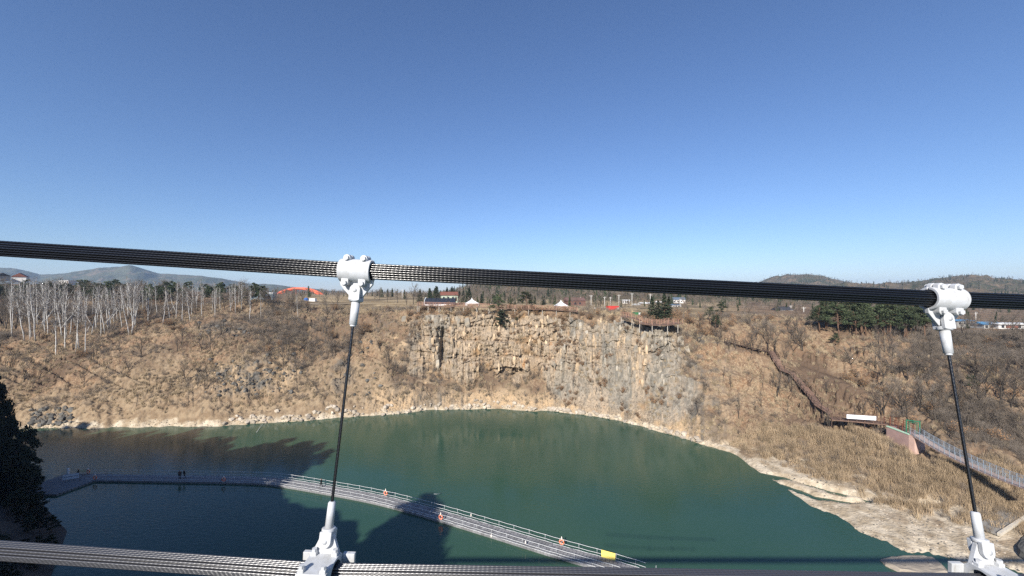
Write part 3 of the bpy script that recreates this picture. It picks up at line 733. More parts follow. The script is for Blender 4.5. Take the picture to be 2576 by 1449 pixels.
px_trees("bare", "bare_tree", 8.0, [(1745, 2040, 815, 900, 26), (1880, 2150, 870, 1000, 10)], 5, 8.5, "leafless tree on the orange slope around the stairs", "tree", "bare trees around the hillside stairs", 4)
px_trees("bare", "bare_tree", 8.0, [(2200, 2600, 850, 960, 34), (2150, 2600, 940, 1060, 32), (2330, 2600, 1050, 1110, 8)], 5, 9, "leafless tree in the thicket above the green gate", "tree", "bare trees above the green gate", 5)
px_trees("spindly", "sapling", 8.0, [(1720, 2100, 960, 1060, 20), (2080, 2260, 1060, 1130, 9)], 3.2, 6, "thin leafless sapling on the slope below the stairs", "sapling", "saplings below the stairs", 6)
px_trees("spindly", "sapling", 8.0, [(1090, 1700, 940, 1010, 24)], 2, 4, "small leafless sapling at the foot of the cliff", "sapling", "saplings at the cliff foot", 7)
px_trees("bare", "bare_tree", 8.0, [(430, 700, 764, 792, 20), (690, 850, 775, 800, 10)], 6, 9, "leafless grey tree at the top of the birch slope", "tree", "bare trees atop the birch slope", 8)
px_trees("bare", "bare_tree", 8.0, [(0, 160, 755, 830, 20), (0, 640, 740, 764, 26)], 8, 12, "leafless grey tree between the birches near the picture edge", "tree", "bare trees between the birches", 12)
px_trees("pine", "pine_tree", 9.0, [(-20, 120, 752, 780, 14), (140, 330, 748, 768, 14), (330, 660, 752, 768, 18)], 6, 9, "dark green pine behind the birch grove", "pine tree", "pines behind the birch grove", 9)
px_trees("pine", "pine_tree", 9.0, [(2050, 2330, 838, 856, 24), (2060, 2280, 822, 838, 14)], 8, 11.5, "tall green pine in the grove on the orange slope", "pine tree", "pines in the slope grove", 10)
px_trees("bare", "bare_tree", 8.0, [(2300, 2600, 815, 850, 22)], 5, 8, "leafless tree in front of the blue roofed houses", "tree", "bare trees below the blue roofs", 11)
def one(key, name, px, py, h, base_h, label, cat, group=None, Y=None, wide=1.0):
    p = ground_px(px, py) if Y is None else ground_at(px, Y)
    e = plant(key, name, p, h, base_h, label, cat, group, rng); e.scale = (e.scale[0] * wide, e.scale[1] * wide, e.scale[2]); return e
one("pine", "pine_tree", 1325, 783, 7.2, 9, "round crowned pine standing alone on the cliff rim by the boardwalk", "pine tree", wide=1.35)
one("pine", "pine_tree", 1256, 796, 8.0, 9, "pine leaning over the cliff edge near the white tent", "pine tree", wide=1.1)
one("bankpine", "pine_tree", 1262, 826, 6.6, 9, "dark pine rooted in the cliff face below the rim", "pine tree", wide=1.1)
one("pine", "pine_tree", 1300, 812, 2.2, 9, "small round evergreen bush on the cliff face", "bush")
one("pine", "pine_tree", 1290, 776, 4.2, 9, "low pine on the rim between the two larger pines", "pine tree")
for i, (x, y, h) in enumerate([(1640, 802, 7.2), (1655, 803, 6.0), (1672, 802, 8.2), (1684, 801, 7.0)]):
    one("spruce", "spruce_tree", x, y, h, 9, f"dark spruce behind the viewing deck, {ordinal(i + 1)} from the left", "spruce tree", "spruces behind the viewing deck", wide=1.9)
for i, (x, y, h) in enumerate([(1785, 812, 5.5), (1800, 835, 6), (1815, 800, 6), (2100, 870, 4), (2440, 985, 4)]):
    one("pine", "pine_tree", x, y, h, 9, f"lone young pine among bare trees on the slope, {ordinal(i + 1)} from the left", "pine tree", "lone pines on the slope")
g3 = random.Random(31)
con = []
for k in range(22): con.append((ground_at(g3.uniform(1055, 1182), g3.uniform(225, 265)), g3.uniform(6.5, 10)))
plant_rows("spruce", "spruce_tree", 9.0, con, "dark conifer in the row behind the sports cage", "conifer", "conifers behind the sports cage", g3, 0.0, 1.7)
con = [(ground_at(g3.uniform(1205, 1375), g3.uniform(200, 250)), g3.uniform(3.5, 6)) for k in range(13)]
plant_rows("spruce", "spruce_tree", 9.0, con, "small conifer on the lawn behind the white tents", "conifer", "conifers behind the white tents", g3, 0.0, 1.6)
con = [(ground_at(g3.uniform(930, 990), g3.uniform(380, 420)), g3.uniform(6, 9)) for k in range(9)]
plant_rows("spruce", "spruce_tree", 9.0, con, "dark conifer in the clump beyond the dry field", "conifer", "conifers beyond the dry field", g3)
con = [(ground_at(x, Y), h) for x, Y, h in ((955, 260, 9), (975, 230, 8), (1000, 210, 8.5), (1022, 195, 8), (1040, 200, 12), (1052, 190, 9), (1100, 186, 6.5), (1125, 186, 6), (1390, 190, 8), (1405, 175, 7), (1150, 205, 7), (820, 170, 6), (815, 175, 5), (1450, 180, 6), (1440, 260, 8), (1480, 240, 8), (1580, 230, 7))]
plant_rows("bare", "bare_tree", 8.0, con, "leafless tree standing on the plateau behind the rim", "tree", "bare trees on the plateau", g3)
con = [(ground_at(g3.uniform(1400, 2050), g3.uniform(150, 330)), g3.uniform(4, 7)) for k in range(28)]
plant_rows("bare", "bare_tree", 8.0, con, "leafless tree among the village gardens", "tree", "bare trees in the village", g3)

# woods on the hills, too far to count
def hill_points(name, n, seed, lo=0.02):
    X, Y, Z = HILLS[name]; g = np.random.default_rng(seed)
    i = g.integers(0, X.shape[0], n); j = g.integers(1, 50, n)
    return np.stack([X[i, j], Y[i, j], Z[i, j]], 1)
LOW = []
for i in range(5):
    a, b = bare_tree(500 + i, 8.0, wide=1.1, nl=8, ns=4, nt_=4, tw=.035); a.add(b.v, b.f); LOW.append(a.mesh("far_tree", M_TWIG))
for i in range(1):
    a, b = spruce_tree(510 + i, 8.0, 260, .2, .45); b.add(a.v, a.f); LOW.append(b.mesh("far_conifer", M_PINE))
P = hill_points("wooded_hill", 3200, 21); scatter("hill_woods", P, grn.uniform(.6, 1.1, len(P)), LOW, "mixed leafless and evergreen woods on the hill behind the village", "woods", 21)
P = hill_points("long_ridge", 3200, 22); scatter("ridge_woods", P, grn.uniform(.6, 1.2, len(P)), LOW, "brown winter woods on the long ridge", "woods", 23)
P = hill_points("peaked_hill", 2200, 23); scatter("peak_woods", P, grn.uniform(.6, 1.2, len(P)), LOW, "winter woods on the peaked hill", "woods", 25)
# low scrub band on the far plain
g = np.random.default_rng(24); n = 2200
pxx = g.uniform(650, 2600, n); YY = g.uniform(260, 900, n)
P = np.array([ground_at(a, b) for a, b in zip(pxx, YY)]); scatter("plain_scrub", P, g.uniform(.4, 1.0, n), LOW, "scattered scrub and trees across the far plain", "scrub", 27)

# woods on the near bank: rim trees throw the long shadow over the river
def bank_pt(tpar, q):
    i = int(np.clip(tpar / (len(BANK) - 1) * (nb - 1), 0, nb - 1)); j = int(np.argmin(np.abs(tt - q)))
    return Vector((BX[i, j], BY[i, j], BZ[i, j]))
g = random.Random(41); Pb = []
for k in range(360):
    t_, q_ = g.uniform(1.2, 10.4), g.uniform(.55, 1.25)
    if 6.5 < t_ < 8.45 and q_ > .45: continue            # clearing where the bridge lands
    Pb.append(bank_pt(t_, q_))
for k in range(170):
    t_, q_ = g.uniform(1.2, 9), g.uniform(.05, .6)
    if 2.4 < t_ < 6.0 and q_ < .32: continue
    if 6.5 < t_ < 8.45 and q_ > .4: continue
    Pb.append(bank_pt(t_, q_))
BK = []
for i in range(3):
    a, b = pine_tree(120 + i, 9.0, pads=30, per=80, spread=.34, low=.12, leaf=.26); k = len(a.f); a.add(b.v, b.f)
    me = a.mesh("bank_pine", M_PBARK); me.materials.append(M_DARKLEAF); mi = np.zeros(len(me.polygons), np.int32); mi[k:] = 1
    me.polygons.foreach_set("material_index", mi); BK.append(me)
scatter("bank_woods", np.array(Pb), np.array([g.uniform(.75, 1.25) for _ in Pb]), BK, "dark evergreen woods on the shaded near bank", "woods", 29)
def bank_ground(x, y):
    d = (BX - x) ** 2 + (BY - y) ** 2; k = np.unravel_index(np.argmin(d), d.shape); return float(BZ[k])
vis = []
for px, ty, Y in ((5, 925, 72), (15, 948, 71.5), (30, 992, 71), (50, 1032, 70.5), (72, 1064, 70), (90, 1112, 69), (99, 1160, 67), (104, 1204, 65.5), (118, 1245, 63), (134, 1290, 61), (148, 1335, 58.5), (148, 1382, 55), (128, 1425, 52)):
    for k, dx in enumerate((-24, -46, -76)):
        x = px + dx + g.uniform(-5, 5); yy = Y - k * 1.1; X = (x - CX) / F * yy; z0 = max(bank_ground(X, yy), -.1); top = CAM_H - (ty - 10 * k + g.uniform(-6, 10) - HOR) / F * yy
        vis.append((Vector((X, yy, z0)), max(top - z0, 2.5)))
vis.sort(key=lambda q: q[0].x / q[0].y)
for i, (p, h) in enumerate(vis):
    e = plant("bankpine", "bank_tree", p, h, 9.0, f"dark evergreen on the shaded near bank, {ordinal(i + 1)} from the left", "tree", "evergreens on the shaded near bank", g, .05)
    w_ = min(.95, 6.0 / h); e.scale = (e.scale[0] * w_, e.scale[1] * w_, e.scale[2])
# denser growth behind the birches and among the village, too dense to count
Pg = [ground_px(g.uniform(-40, 660), g.uniform(738, 768)) for k in range(170)]
GB = LOW[:2] + [pine_tree(560 + i, 8.0, pads=18, per=40, spread=.3, low=.3, leaf=.28)[1].mesh("far_pine", M_PINE) for i in range(2)]
scatter("grove_thicket", np.array(Pg), np.array([g.uniform(.7, 1.15) for _ in Pg]), GB, "dense grey and green thicket behind the birch grove", "thicket", 31)
Pv = [ground_at(g.uniform(1150, 2080), g.uniform(175, 340)) for k in range(420)] + [ground_at(g.uniform(2080, 2620), g.uniform(150, 420)) for k in range(260)]
scatter("village_thicket", np.array(Pv), np.array([g.uniform(.25, .7) for _ in Pv]), LOW, "brown garden trees and scrub between the village houses", "thicket", 33)
# ------------------------------------------------------------------ loose rock
def rock_mesh(seed, sx, sy, sz, m, cuts=9):
    import bmesh
    g = random.Random(seed); bm = bmesh.new()
    for k in range(22):
        v = rdir(g, -90, 90); s = 1.0 / max(abs(v.x), abs(v.y), abs(v.z)) ** 0.6
        bm.verts.new((v.x * s * sx * g.uniform(.8, 1), v.y * s * sy * g.uniform(.8, 1), v.z * s * sz * g.uniform(.8, 1)))
    r = bmesh.ops.convex_hull(bm, input=bm.verts)
    bmesh.ops.delete(bm, geom=[e for e in r["geom_interior"] if isinstance(e, bmesh.types.BMVert)], context='VERTS')
    me = bpy.data.meshes.new("rock"); bm.to_mesh(me); bm.free(); me.materials.append(m); return me
M_STONE = mat("pale_stone", (0.46, 0.39, 0.30), 0.9, col2=(0.36, 0.31, 0.25), scale=1.5, objvar=0.3, bump=.5, bscale=4)
M_DARKROCK = mat("dark_basalt", (0.085, 0.082, 0.074), 0.9, col2=(0.15, 0.142, 0.125), scale=1.2, objvar=0.35, bump=.5, bscale=4)
M_BLOCK = mat("basalt_block", (0.23, 0.215, 0.185), 0.9, col2=(0.34, 0.285, 0.21), scale=.8, objvar=0.4, bump=.6, bscale=3)
M_TANBLOCK = mat("tan_basalt_block", (0.50, 0.37, 0.235), 0.9, col2=(0.38, 0.29, 0.19), scale=.9, objvar=0.25, bump=.6, bscale=3)
g = random.Random(61)
SM = [rock_mesh(600 + i, .5, .42, .34, M_STONE) for i in range(6)]
DM = [rock_mesh(620 + i, .6, .55, .5, M_DARKROCK) for i in range(6)]
BMs = [rock_mesh(640 + i, .6, .5, 1.35, M_BLOCK) for i in range(6)] + [rock_mesh(650 + i, .6, .5, 1.3, M_TANBLOCK) for i in range(6)]
items = []
for k in range(210):
    x = g.choice([g.uniform(900, 1760), g.uniform(900, 1760), g.uniform(560, 900)])
    i = int(np.searchsorted(colx, x)); j = int(np.argmin(np.abs(RP[i] - (1.0 + abs(g.gauss(0, .22))))))
    items.append((x, Vector((TX[i, j], TY[i, j], max(TZ[i, j], -.1) + .12))))
for i, (x, p) in enumerate(sorted(items, key=lambda q: q[0])):
    o = link("shore_stone", g.choice(SM), None, p); o.scale = [g.uniform(.6, 1.9)] * 3
    o.rotation_euler = (g.uniform(-.3, .3), g.uniform(-.3, .3), g.uniform(0, 6.28))
    tag(o, f"pale broken stone on the waterline below the cliff, {ordinal(i + 1)} from the left", "stone", "stones along the waterline")
def scree_rocks(boxes, n, lab, grp, smax):
    it = []
    for k in range(n):
        x0, x1, y0, y1 = g.choice(boxes); x = g.uniform(x0, x1); it.append((x, ground_px(x, g.uniform(y0, y1))))
    for i, (x, p) in enumerate(sorted(it, key=lambda q: q[0])):
        o = link("rock", g.choice(DM), None, p + Vector((0, 0, .15))); o.scale = [g.uniform(.5, smax)] * 3
        o.rotation_euler = (g.uniform(-.5, .5), g.uniform(-.5, .5), g.uniform(0, 6.28)); tag(o, f"{lab}, {ordinal(i + 1)} from the left", "rock", grp)
scree_rocks([(490, 740, 905, 1000), (540, 680, 940, 985)], 74, "dark angular rock in the scree on the brown slope", "rocks of the slope scree", 1.15)
scree_rocks([(78, 185, 1028, 1072)], 50, "grey angular rock heaped by the water below the birches", "rocks heaped by the water", 1.6)
scree_rocks([(500, 650, 805, 850), (840, 960, 860, 1000), (660, 760, 890, 960)], 56, "dark rock outcropping among scrub on the slope", "rocks among the slope scrub", 1.7)
PB = [rock_mesh(680 + i, .16, .14, .09, M_STONE) for i in range(3)] + [rock_mesh(690 + i, .15, .13, .09, M_DARKROCK) for i in range(2)]
Pp = pick(inview * (sandm > .3) * (TZ > .02) * (RP < 2.2), 2600, 12); gp_ = np.random.default_rng(13)
scatter("beach_pebbles", Pp, gp_.uniform(.25, 1.15, len(Pp)), PB, "loose pebbles and cobbles strewn over the sandy shore", "pebbles", 35)
# blocks standing proud of the cliff, each a piece of it
nblk = 0
while nblk < 280:
    x = g.uniform(1085, 1730); i = int(np.searchsorted(colx, x)); rr = g.uniform(3.1, 4.05); j = int(np.argmin(np.abs(RP[i] - rr)))
    if cliff[i, j] < .6: continue
    grey = greym[i, j] > .5
    me = g.choice(BMs[:6] if grey else BMs[6:])
    o = link("rock_block", me, cliff_obj, (TX[i, j], TY[i, j] + .25, TZ[i, j])); s = g.uniform(.45, 1.25)
    o.scale = (s * g.uniform(.7, 1.2), s, s * g.uniform(.8, 1.4)); o.rotation_euler = (g.uniform(-.08, .08), g.uniform(-.1, .1), g.uniform(-.4, .4)); nblk += 1
for x, y, s in ((1016, 808, 1.7), (1040, 818, 1.0), (1075, 806, 1.7), (1098, 815, 1.5), (1105, 838, 1.6), (1050, 850, 1.2), (1085, 860, 1.1), (1030, 845, .9), (1125, 812, 1.9), (1150, 810, 1.7), (1175, 812, 1.6), (1620, 850, 1.7), (1655, 848, 1.8), (1690, 868, 1.7), (1712, 862, 1.7), (1580, 858, 1.5), (1730, 885, 1.5), (1600, 880, 1.4), (1670, 905, 1.4), (1552, 845, 1.3)):
    p = ground_px(x, y); o = link("rock_block", g.choice(BMs[:6]), cliff_obj, p + Vector((0, .3, 0)))
    o.scale = (s * 1.1, s, s * .9); o.rotation_euler = (g.uniform(-.1, .1), g.uniform(-.15, .15), g.uniform(-.5, .5)); o["label"] = "dark grey basalt block at the rim"
# big flat rock in the shallows
import bmesh
def flat_rock(name, pts, z0, z1, m, label, seed):
    bm = bmesh.new(); g_ = random.Random(seed)
    P = [on_water(x, y) for x, y in pts]; c = sum(P, Vector()) / len(P)
    rings = []
    for q, z in ((1.05, -.3), (1.0, z0), (.9, z1), (.5, z1 * 1.08)):
        rings.append([bm.verts.new(c + (p - c) * q * g_.uniform(.97, 1.03) + Vector((0, 0, z * g_.uniform(.85, 1.1)))) for p in P])
    n_ = len(P)
    for a, b in zip(rings[:-1], rings[1:]):
        for i in range(n_): bm.faces.new((a[i], a[(i + 1) % n_], b[(i + 1) % n_], b[i]))
    bm.faces.new(rings[-1]); bmesh.ops.recalc_face_normals(bm, faces=bm.faces)
    bmesh.ops.subdivide_edges(bm, edges=bm.edges, cuts=2, use_grid_fill=True)
    for v in bm.verts: v.co += Vector((g_.uniform(-1, 1), g_.uniform(-1, 1), g_.uniform(-1, 1))) * .06
    me = bpy.data.meshes.new(name); bm.to_mesh(me); bm.free(); me.materials.append(m)
    return tag(link(name, me), label, "rock")
flat_rock("flat_rock", [(2215, 1411), (2250, 1404), (2310, 1402), (2350, 1406), (2375, 1428), (2388, 1446), (2330, 1452), (2262, 1440), (2228, 1424)], .12, .4, M_STONE, "large flat pale rock in the water by the sandy point", 3)
flat_rock("dark_rock", [(2556, 1388), (2572, 1368), (2606, 1356), (2640, 1380), (2640, 1420), (2590, 1424), (2564, 1410)], 0.6, 1.2, M_DARKROCK, "big dark boulder at the picture edge beside the concrete channel", 4)

# ------------------------------------------------------------------ walkways
M_WOOD = mat("red_brown_timber", (0.20, 0.125, 0.09), 0.8, var=.35, scale=2)
M_DWOOD = mat("dark_stained_timber", (0.09, 0.06, 0.048), 0.85, var=.35, scale=2)
M_SALMON = mat("salmon_timber", (0.42, 0.235, 0.165), 0.8, var=.25, scale=2)
M_CONC = mat("pale_concrete_post", (0.46, 0.42, 0.36), 0.85, var=.2, scale=1)
M_WHITE = mat("white_paint", (0.80, 0.80, 0.78), 0.4, var=.06, scale=2)
M_BANNER = mat("white_banner", (0.82, 0.82, 0.86), 0.7)
M_GREEN = mat("green_paint", (0.025, 0.14, 0.075), 0.5, var=.2)
M_PINK = mat("pink_concrete", (0.36, 0.24, 0.21), 0.85, var=.2, scale=.6)
M_STEEL = mat("blue_grey_steel", (0.34, 0.41, 0.47), 0.5, metal=.2)
M_MINT = mat("mint_green_edge", (0.38, 0.55, 0.40), 0.7)

def walkway(name, path, width, m_deck, m_rail, label, cat, rail_h=1.1, step=2.0, rails=3, leg_m=None, leg_len=1.5, leg_every=2, sides=(-1, 1), thick=.18, rr=.045, pr=.05):
    root = empty(name, path[0])
    P = [Vector(p) - path[0] for p in path]
    # resample
    out = [P[0]]
    for a, b in zip(P[:-1], P[1:]):
        n_ = max(1, round((b - a).length / step))
        out += [a.lerp(b, (i + 1) / n_) for i in range(n_)]
    d = MB()
    nrm = []
    for i, p in enumerate(out):
        t = (out[min(i + 1, len(out) - 1)] - out[max(i - 1, 0)]); t.z = 0; t.normalize(); nrm.append(Vector((-t.y, t.x, 0)))
    for i in range(len(out) - 1):
        a, b, na, nb_ = out[i], out[i + 1], nrm[i], nrm[i + 1]; w = width / 2; dz = Vector((0, 0, thick))
        d.add([a - na * w, a + na * w, b + nb_ * w, b - nb_ * w, a - na * w - dz, a + na * w - dz, b + nb_ * w - dz, b - nb_ * w - dz],
              [(0, 3, 2, 1), (4, 5, 6, 7), (0, 1, 5, 4), (2, 3, 7, 6), (0, 4, 7, 3), (1, 2, 6, 5)])
    d.build("deck", m_deck, root)
    for s in sides:
        for k in range(rails):
            h = rail_h * (k + 1) / rails
            MB().tube([p + n_ * (width / 2 - .06) * s + Vector((0, 0, h)) for p, n_ in zip(out, nrm)], rr if k == rails - 1 else rr * .7, 4).build("rail", m_rail, root)
        pm = MB().box((0, 0, rail_h / 2 + .02), (pr * 2, pr * 2, rail_h + .08)).mesh("post", m_rail)
        for p, n_ in zip(out, nrm): link("post", pm, root, p + n_ * (width / 2 - .06) * s)
    if leg_m:
        lm = MB().box((0, 0, -leg_len / 2), (.16, .16, leg_len)).mesh("support_leg", leg_m)
        for i in range(0, len(out), leg_every):
            for s in (-1, 1): link("support_leg", lm, root, out[i] + nrm[i] * (width / 2 - .25) * s + Vector((0, 0, -thick)))
    return tag(root, label, cat)
def rim_path(pts, lift):   # follow the ground with a lift
    return [ground_px(x, y) + Vector((0, 0, lift)) for x, y in pts]
def level(path, z=None):
    z = z if z is not None else sum(p.z for p in path) / len(path)
    return [Vector((p.x, p.y, z)) for p in path]
walkway("rim_boardwalk", [at(x, y, Y) for x, y, Y in ((1052, 768, 143), (1120, 770, 141.6), (1200, 772, 140.4), (1262, 775, 138.9), (1330, 777, 137.8), (1400, 779, 136.3), (1452, 783, 134.5))], 2.2, M_WOOD, M_SALMON, "salmon boardwalk with railings running along the cliff rim", "boardwalk", 1.2, 2.2, 3, M_CONC, 2.2, 2)
walkway("rim_boardwalk", [at(x, y, Y) for x, y, Y in ((1565, 795, 124), (1592, 799, 122), (1612, 806, 120.5))], 2.0, M_WOOD, M_SALMON, "short salmon boardwalk piece beside the green container", "boardwalk", 1.2, 1.6, 3, M_CONC, 2.0, 2)
walkway("viewing_deck", [at(x, y, Y) for x, y, Y in ((1612, 812, 119.5), (1640, 816, 118), (1672, 816, 117.5), (1705, 811, 119))], 4.2, M_WOOD, M_SALMON, "salmon timber viewing deck on pale posts in front of the spruces", "viewing deck", 1.3, 1.5, 4, M_CONC, 2.6, 2)
walkway("hillside_stairs", rim_path([(1826, 866), (1860, 875), (1890, 882), (1938, 893)], .9), 1.3, M_DWOOD, M_DWOOD, "dark narrow timber walkway crossing the upper slope", "walkway", 1.0, 2.0, 2, M_DWOOD, 1.6, 1)
walkway("hillside_stairs", rim_path([(1938, 893), (1952, 915), (1968, 938), (1992, 948), (2015, 975), (2040, 1005), (2058, 1030), (2092, 1052)], 1.1), 1.9, M_WOOD, M_DWOOD, "red brown timber stairs going down the orange slope", "stairs", 1.0, 1.8, 2, M_DWOOD, 1.8, 1)
pf = [at(x, y, Y) for x, y, Y in ((2088, 1052, 88), (2150, 1057, 86.5), (2232, 1065, 84.5))]
walkway("landing_platform", pf, 2.2, M_WOOD, M_WOOD, "red brown railed platform with a white banner above the reeds", "platform", 1.2, 1.5, 4, M_DWOOD, 1.6, 2)
bq = MB(); a, b = at(2130, 1055.5, 85.6), at(2204, 1060.5, 83.9); up = Vector((0, 0, 1))
t = (b - a).normalized(); fr = Vector((t.y, -t.x, 0)).normalized() * .03
bq.add([a + up * .25, b + up * .25, b + up * 1.1, a + up * 1.1, a + up * .25 + fr, b + up * .25 + fr, b + up * 1.1 + fr, a + up * 1.1 + fr], [(0, 1, 2, 3), (7, 6, 5, 4), (0, 4, 5, 1), (1, 5, 6, 2), (2, 6, 7, 3), (3, 7, 4, 0)])
tag(bq.build("banner", M_BANNER), "long white banner tied to the platform railing", "banner")
walkway("landing_platform", [at(x, y, Y) for x, y, Y in ((2232, 1065, 84.5), (2262, 1073, 82.5), (2284, 1084, 80.2))], 2.0, M_WOOD, mat("rust_brown_railing", (0.17, 0.06, 0.035), .8), "rust brown railed ramp leading to the green gate", "ramp", 1.4, 1.0, 3)
# pink abutment
ab = empty("bridge_abutment", at(2265, 1100, 80.5))
A0, A1 = at(2230, 1073, 82.4), at(2286, 1094, 78.5)
def wedge(mb, a, b, wdt, drop0, drop1, nrm_):
    q = nrm_ * wdt; V = [a, b, b + q, a + q]; L = [a - up * drop0, b - up * drop1, b + q - up * drop1, a + q - up * drop0]
    mb.add(V + L, [(0, 1, 2, 3), (7, 6, 5, 4), (0, 4, 5, 1), (1, 5, 6, 2), (2, 6, 7, 3), (3, 7, 4, 0)]); return mb
o0 = ab.location.copy(); tdir = (A1 - A0); tdir.z = 0; tdir.normalize(); nr = Vector((-tdir.y, tdir.x, 0))
if nr.y < 0: nr = -nr
wedge(MB(), A0 - o0, A1 - o0, 2.6, 3.2, 3.0, nr).build("body", M_PINK, ab)
wedge(MB(), A0 - o0 + up * .16 - nr * .08, A1 - o0 + up * .16 - nr * .08, .5, .15, .15, nr).build("coping", M_MINT, ab)
wedge(MB(), A1 - o0 + tdir * .02, A1 - o0 + tdir * 1.0 - up * .1, 2.6, 3.4, 3.4, nr).build("pillar", mat("pale_pink_concrete", (0.62, 0.42, 0.34), .85, var=.15), ab)
tag(ab, "pink concrete abutment with mint edge under the green gate", "abutment")
# green gate
gp = at(2297, 1092, 79.0); gt = empty("bridge_gate", gp)
for s in (-1, 1):
    MB().box((s * .95, 0, 1.35), (.2, .2, 2.7)).build("gate_post", M_GREEN, gt)
    MB().box((s * .55, 0, 1.2), (.1, .1, 2.2)).build("inner_post", M_GREEN, gt)
MB().box((0, 0, 2.62), (2.1, .22, .2)).build("lintel", M_GREEN, gt); MB().box((0, 0, 2.28), (1.2, .1, .1)).build("inner_lintel", M_GREEN, gt)
gt.rotation_euler = (0, 0, R(-35)); tag(gt, "green metal portal frame at the head of the suspended footbridge", "gate")
# suspended footbridge running to the right
g0, g1 = at(2302, 1093, 78.3), at(2640, 1245, 57.5)
fp = [g0.lerp(g1, q) - up * (4 * q * (1 - q) * .9) for q in np.linspace(0, 1, 12)]
walkway("suspended_footbridge", fp, 1.8, mat("weathered_pink_beam", (.40, .29, .24), .85, var=.2), M_STEEL, "narrow suspended footbridge with blue grey mesh sides below the thicket", "footbridge", 1.3, 1.2, 6, None, rr=.04, pr=.03, thick=.15)
# concrete steps by the picture edge
st = empty("stone_ramp", ground_px(2530, 1310))
rp0, rp1 = ground_px(2480, 1338) - st.location + up * .25, ground_px(2556, 1290) - st.location + up * .35
tt_ = (rp1 - rp0).normalized(); sd = Vector((-tt_.y, tt_.x, 0)).normalized()
M_SLAB = mat("grey_paving_slab", (0.24, 0.225, 0.20), .9, var=.25, objvar=.2)
L_ = (rp1 - rp0).length; ns = 9
for i in range(ns):
    for k in range(3):
        c = rp0.lerp(rp1, (i + .5) / ns) + sd * (k - 1) * .72
        MB().box((0, 0, 0), (L_ / ns - .05, .68, .25), Matrix((tt_, sd, tt_.cross(sd))).transposed()).build("slab", M_SLAB, st, c)
MB().bar(rp0 - sd * 1.3 + up * .1, rp1 - sd * 1.3 + up * .1, .35, .45).build("kerb", mat("pale_kerb", (.58, .52, .42), .85, var=.2), st)
tag(st, "slab paved ramp with a pale kerb beside the hanger at the picture edge", "ramp")

# ------------------------------------------------------------------ floating walkway
M_FLOAT = mat("grey_plastic_float", (0.21, 0.208, 0.212), 0.7, objvar=0.28, var=.2, scale=3)
M_ROPE = mat("white_rope", (0.72, 0.73, 0.72), 0.7)
M_POST = mat("galvanised_post", (0.42, 0.43, 0.44), 0.5, metal=.3)
pont = empty("floating_walkway", on_water(900, 1255))
O = pont.location.copy()
ctrl = [on_water(x, y) for x, y in ((205, 1205), (330, 1206), (450, 1208), (570, 1210), (690, 1215), (830, 1237), (960, 1262), (1110, 1302), (1250, 1344), (1400, 1390), (1540, 1430), (1660, 1468))]
def cat_rom(P, step):
    out = []
    for i in range(len(P) - 1):
        p0, p1, p2, p3 = P[max(i - 1, 0)], P[i], P[i + 1], P[min(i + 2, len(P) - 1)]
        for k in range(40):
            t = k / 40; out.append(.5 * ((2 * p1) + (p2 - p0) * t + (2 * p0 - 5 * p1 + 4 * p2 - p3) * t * t + (3 * p1 - p0 - 3 * p2 + p3) * t ** 3))
    out.append(P[-1]); res = [out[0]]; acc = 0
    for a, b in zip(out[:-1], out[1:]):
        seg = (b - a).length
        while acc + seg >= step:
            q = (step - acc) / seg; a = a.lerp(b, q); seg = (b - a).length; acc = 0; res.append(a.copy())
        acc += seg
    return res
line = cat_rom(ctrl, .5)
def float_block():
    b_ = .03; s = .24; V = []
    for z, q in ((-.2, s - b_), (-.17, s), (.17, s), (.2, s - b_)):
        V += [(-q, -q, z), (q, -q, z), (q, q, z), (-q, q, z)]
    F_ = [(3, 2, 1, 0), (12, 13, 14, 15)]
    for r_ in range(3):
        for k in range(4): F_.append((r_ * 4 + k, r_ * 4 + (k + 1) % 4, r_ * 4 + 4 + (k + 1) % 4, r_ * 4 + 4 + k))
    return V, F_
FV, FF = float_block(); fb = MB(); fb.add(FV, FF); fme = fb.mesh("float_block", M_FLOAT)
rest = MB(); gz = random.Random(9); NROW = len(line)
fr_ = []
for i, p in enumerate(line):
    t = (line[min(i + 1, NROW - 1)] - line[max(i - 1, 0)]).normalized(); n_ = Vector((-t.y, t.x, 0)); fr_.append((p, t, n_))
    ang = math.atan2(t.y, t.x)
    for k in range(5):
        c = p + n_ * (k - 2) * .5 + Vector((0, 0, .16 + gz.uniform(-.015, .015)))
        if i >= NROW - 60 - 26 and i < NROW - 26:
            o = link("float_block", fme, pont, c - O); o.rotation_euler = (0, 0, ang)
        else:
            rm = Matrix.Rotation(ang, 3, 'Z'); rest.add([rm @ Vector(v) + c - O for v in FV], FF)
c0 = on_water(160, 1218)
for i in range(18):
    for k in range(16):
        c = Vector((c0.x - 5 + i * .5 + k * .12, c0.y - 4.2 + k * .5, .16)); rest.add([Vector(v) + c - O for v in FV], FF)
o = rest.build("float_blocks", M_FLOAT, pont); o["kind"] = "stuff"
pm = MB().tube([(0, 0, 0), (0, 0, 1.05)], .028, 6).mesh("railing_post", M_POST)
for s in (-1, 1):
    sel = fr_[2::5]
    for p, t, n_ in sel: link("railing_post", pm, pont, p + n_ * 1.18 * s + Vector((0, 0, .3)) - O)
    for h in (.38, .72, 1.28):
        pts = []
        for a, b in zip(sel[:-1], sel[1:]):
            pa, pb = a[0] + a[2] * 1.18 * s, b[0] + b[2] * 1.18 * s
            pts += [pa + up * h - O, pa.lerp(pb, .5) + up * (h - .035) - O]
        MB().tube(pts, .024, 5).build("rope_rail", M_ROPE, pont)
tag(pont, "curved floating walkway of grey cubes with white rope rails crossing the river", "floating walkway")
M_ORANGE = mat("orange_ring", (0.80, 0.16, 0.06), 0.5); M_CONE = mat("pale_cap", (0.85, 0.75, 0.66), .6)
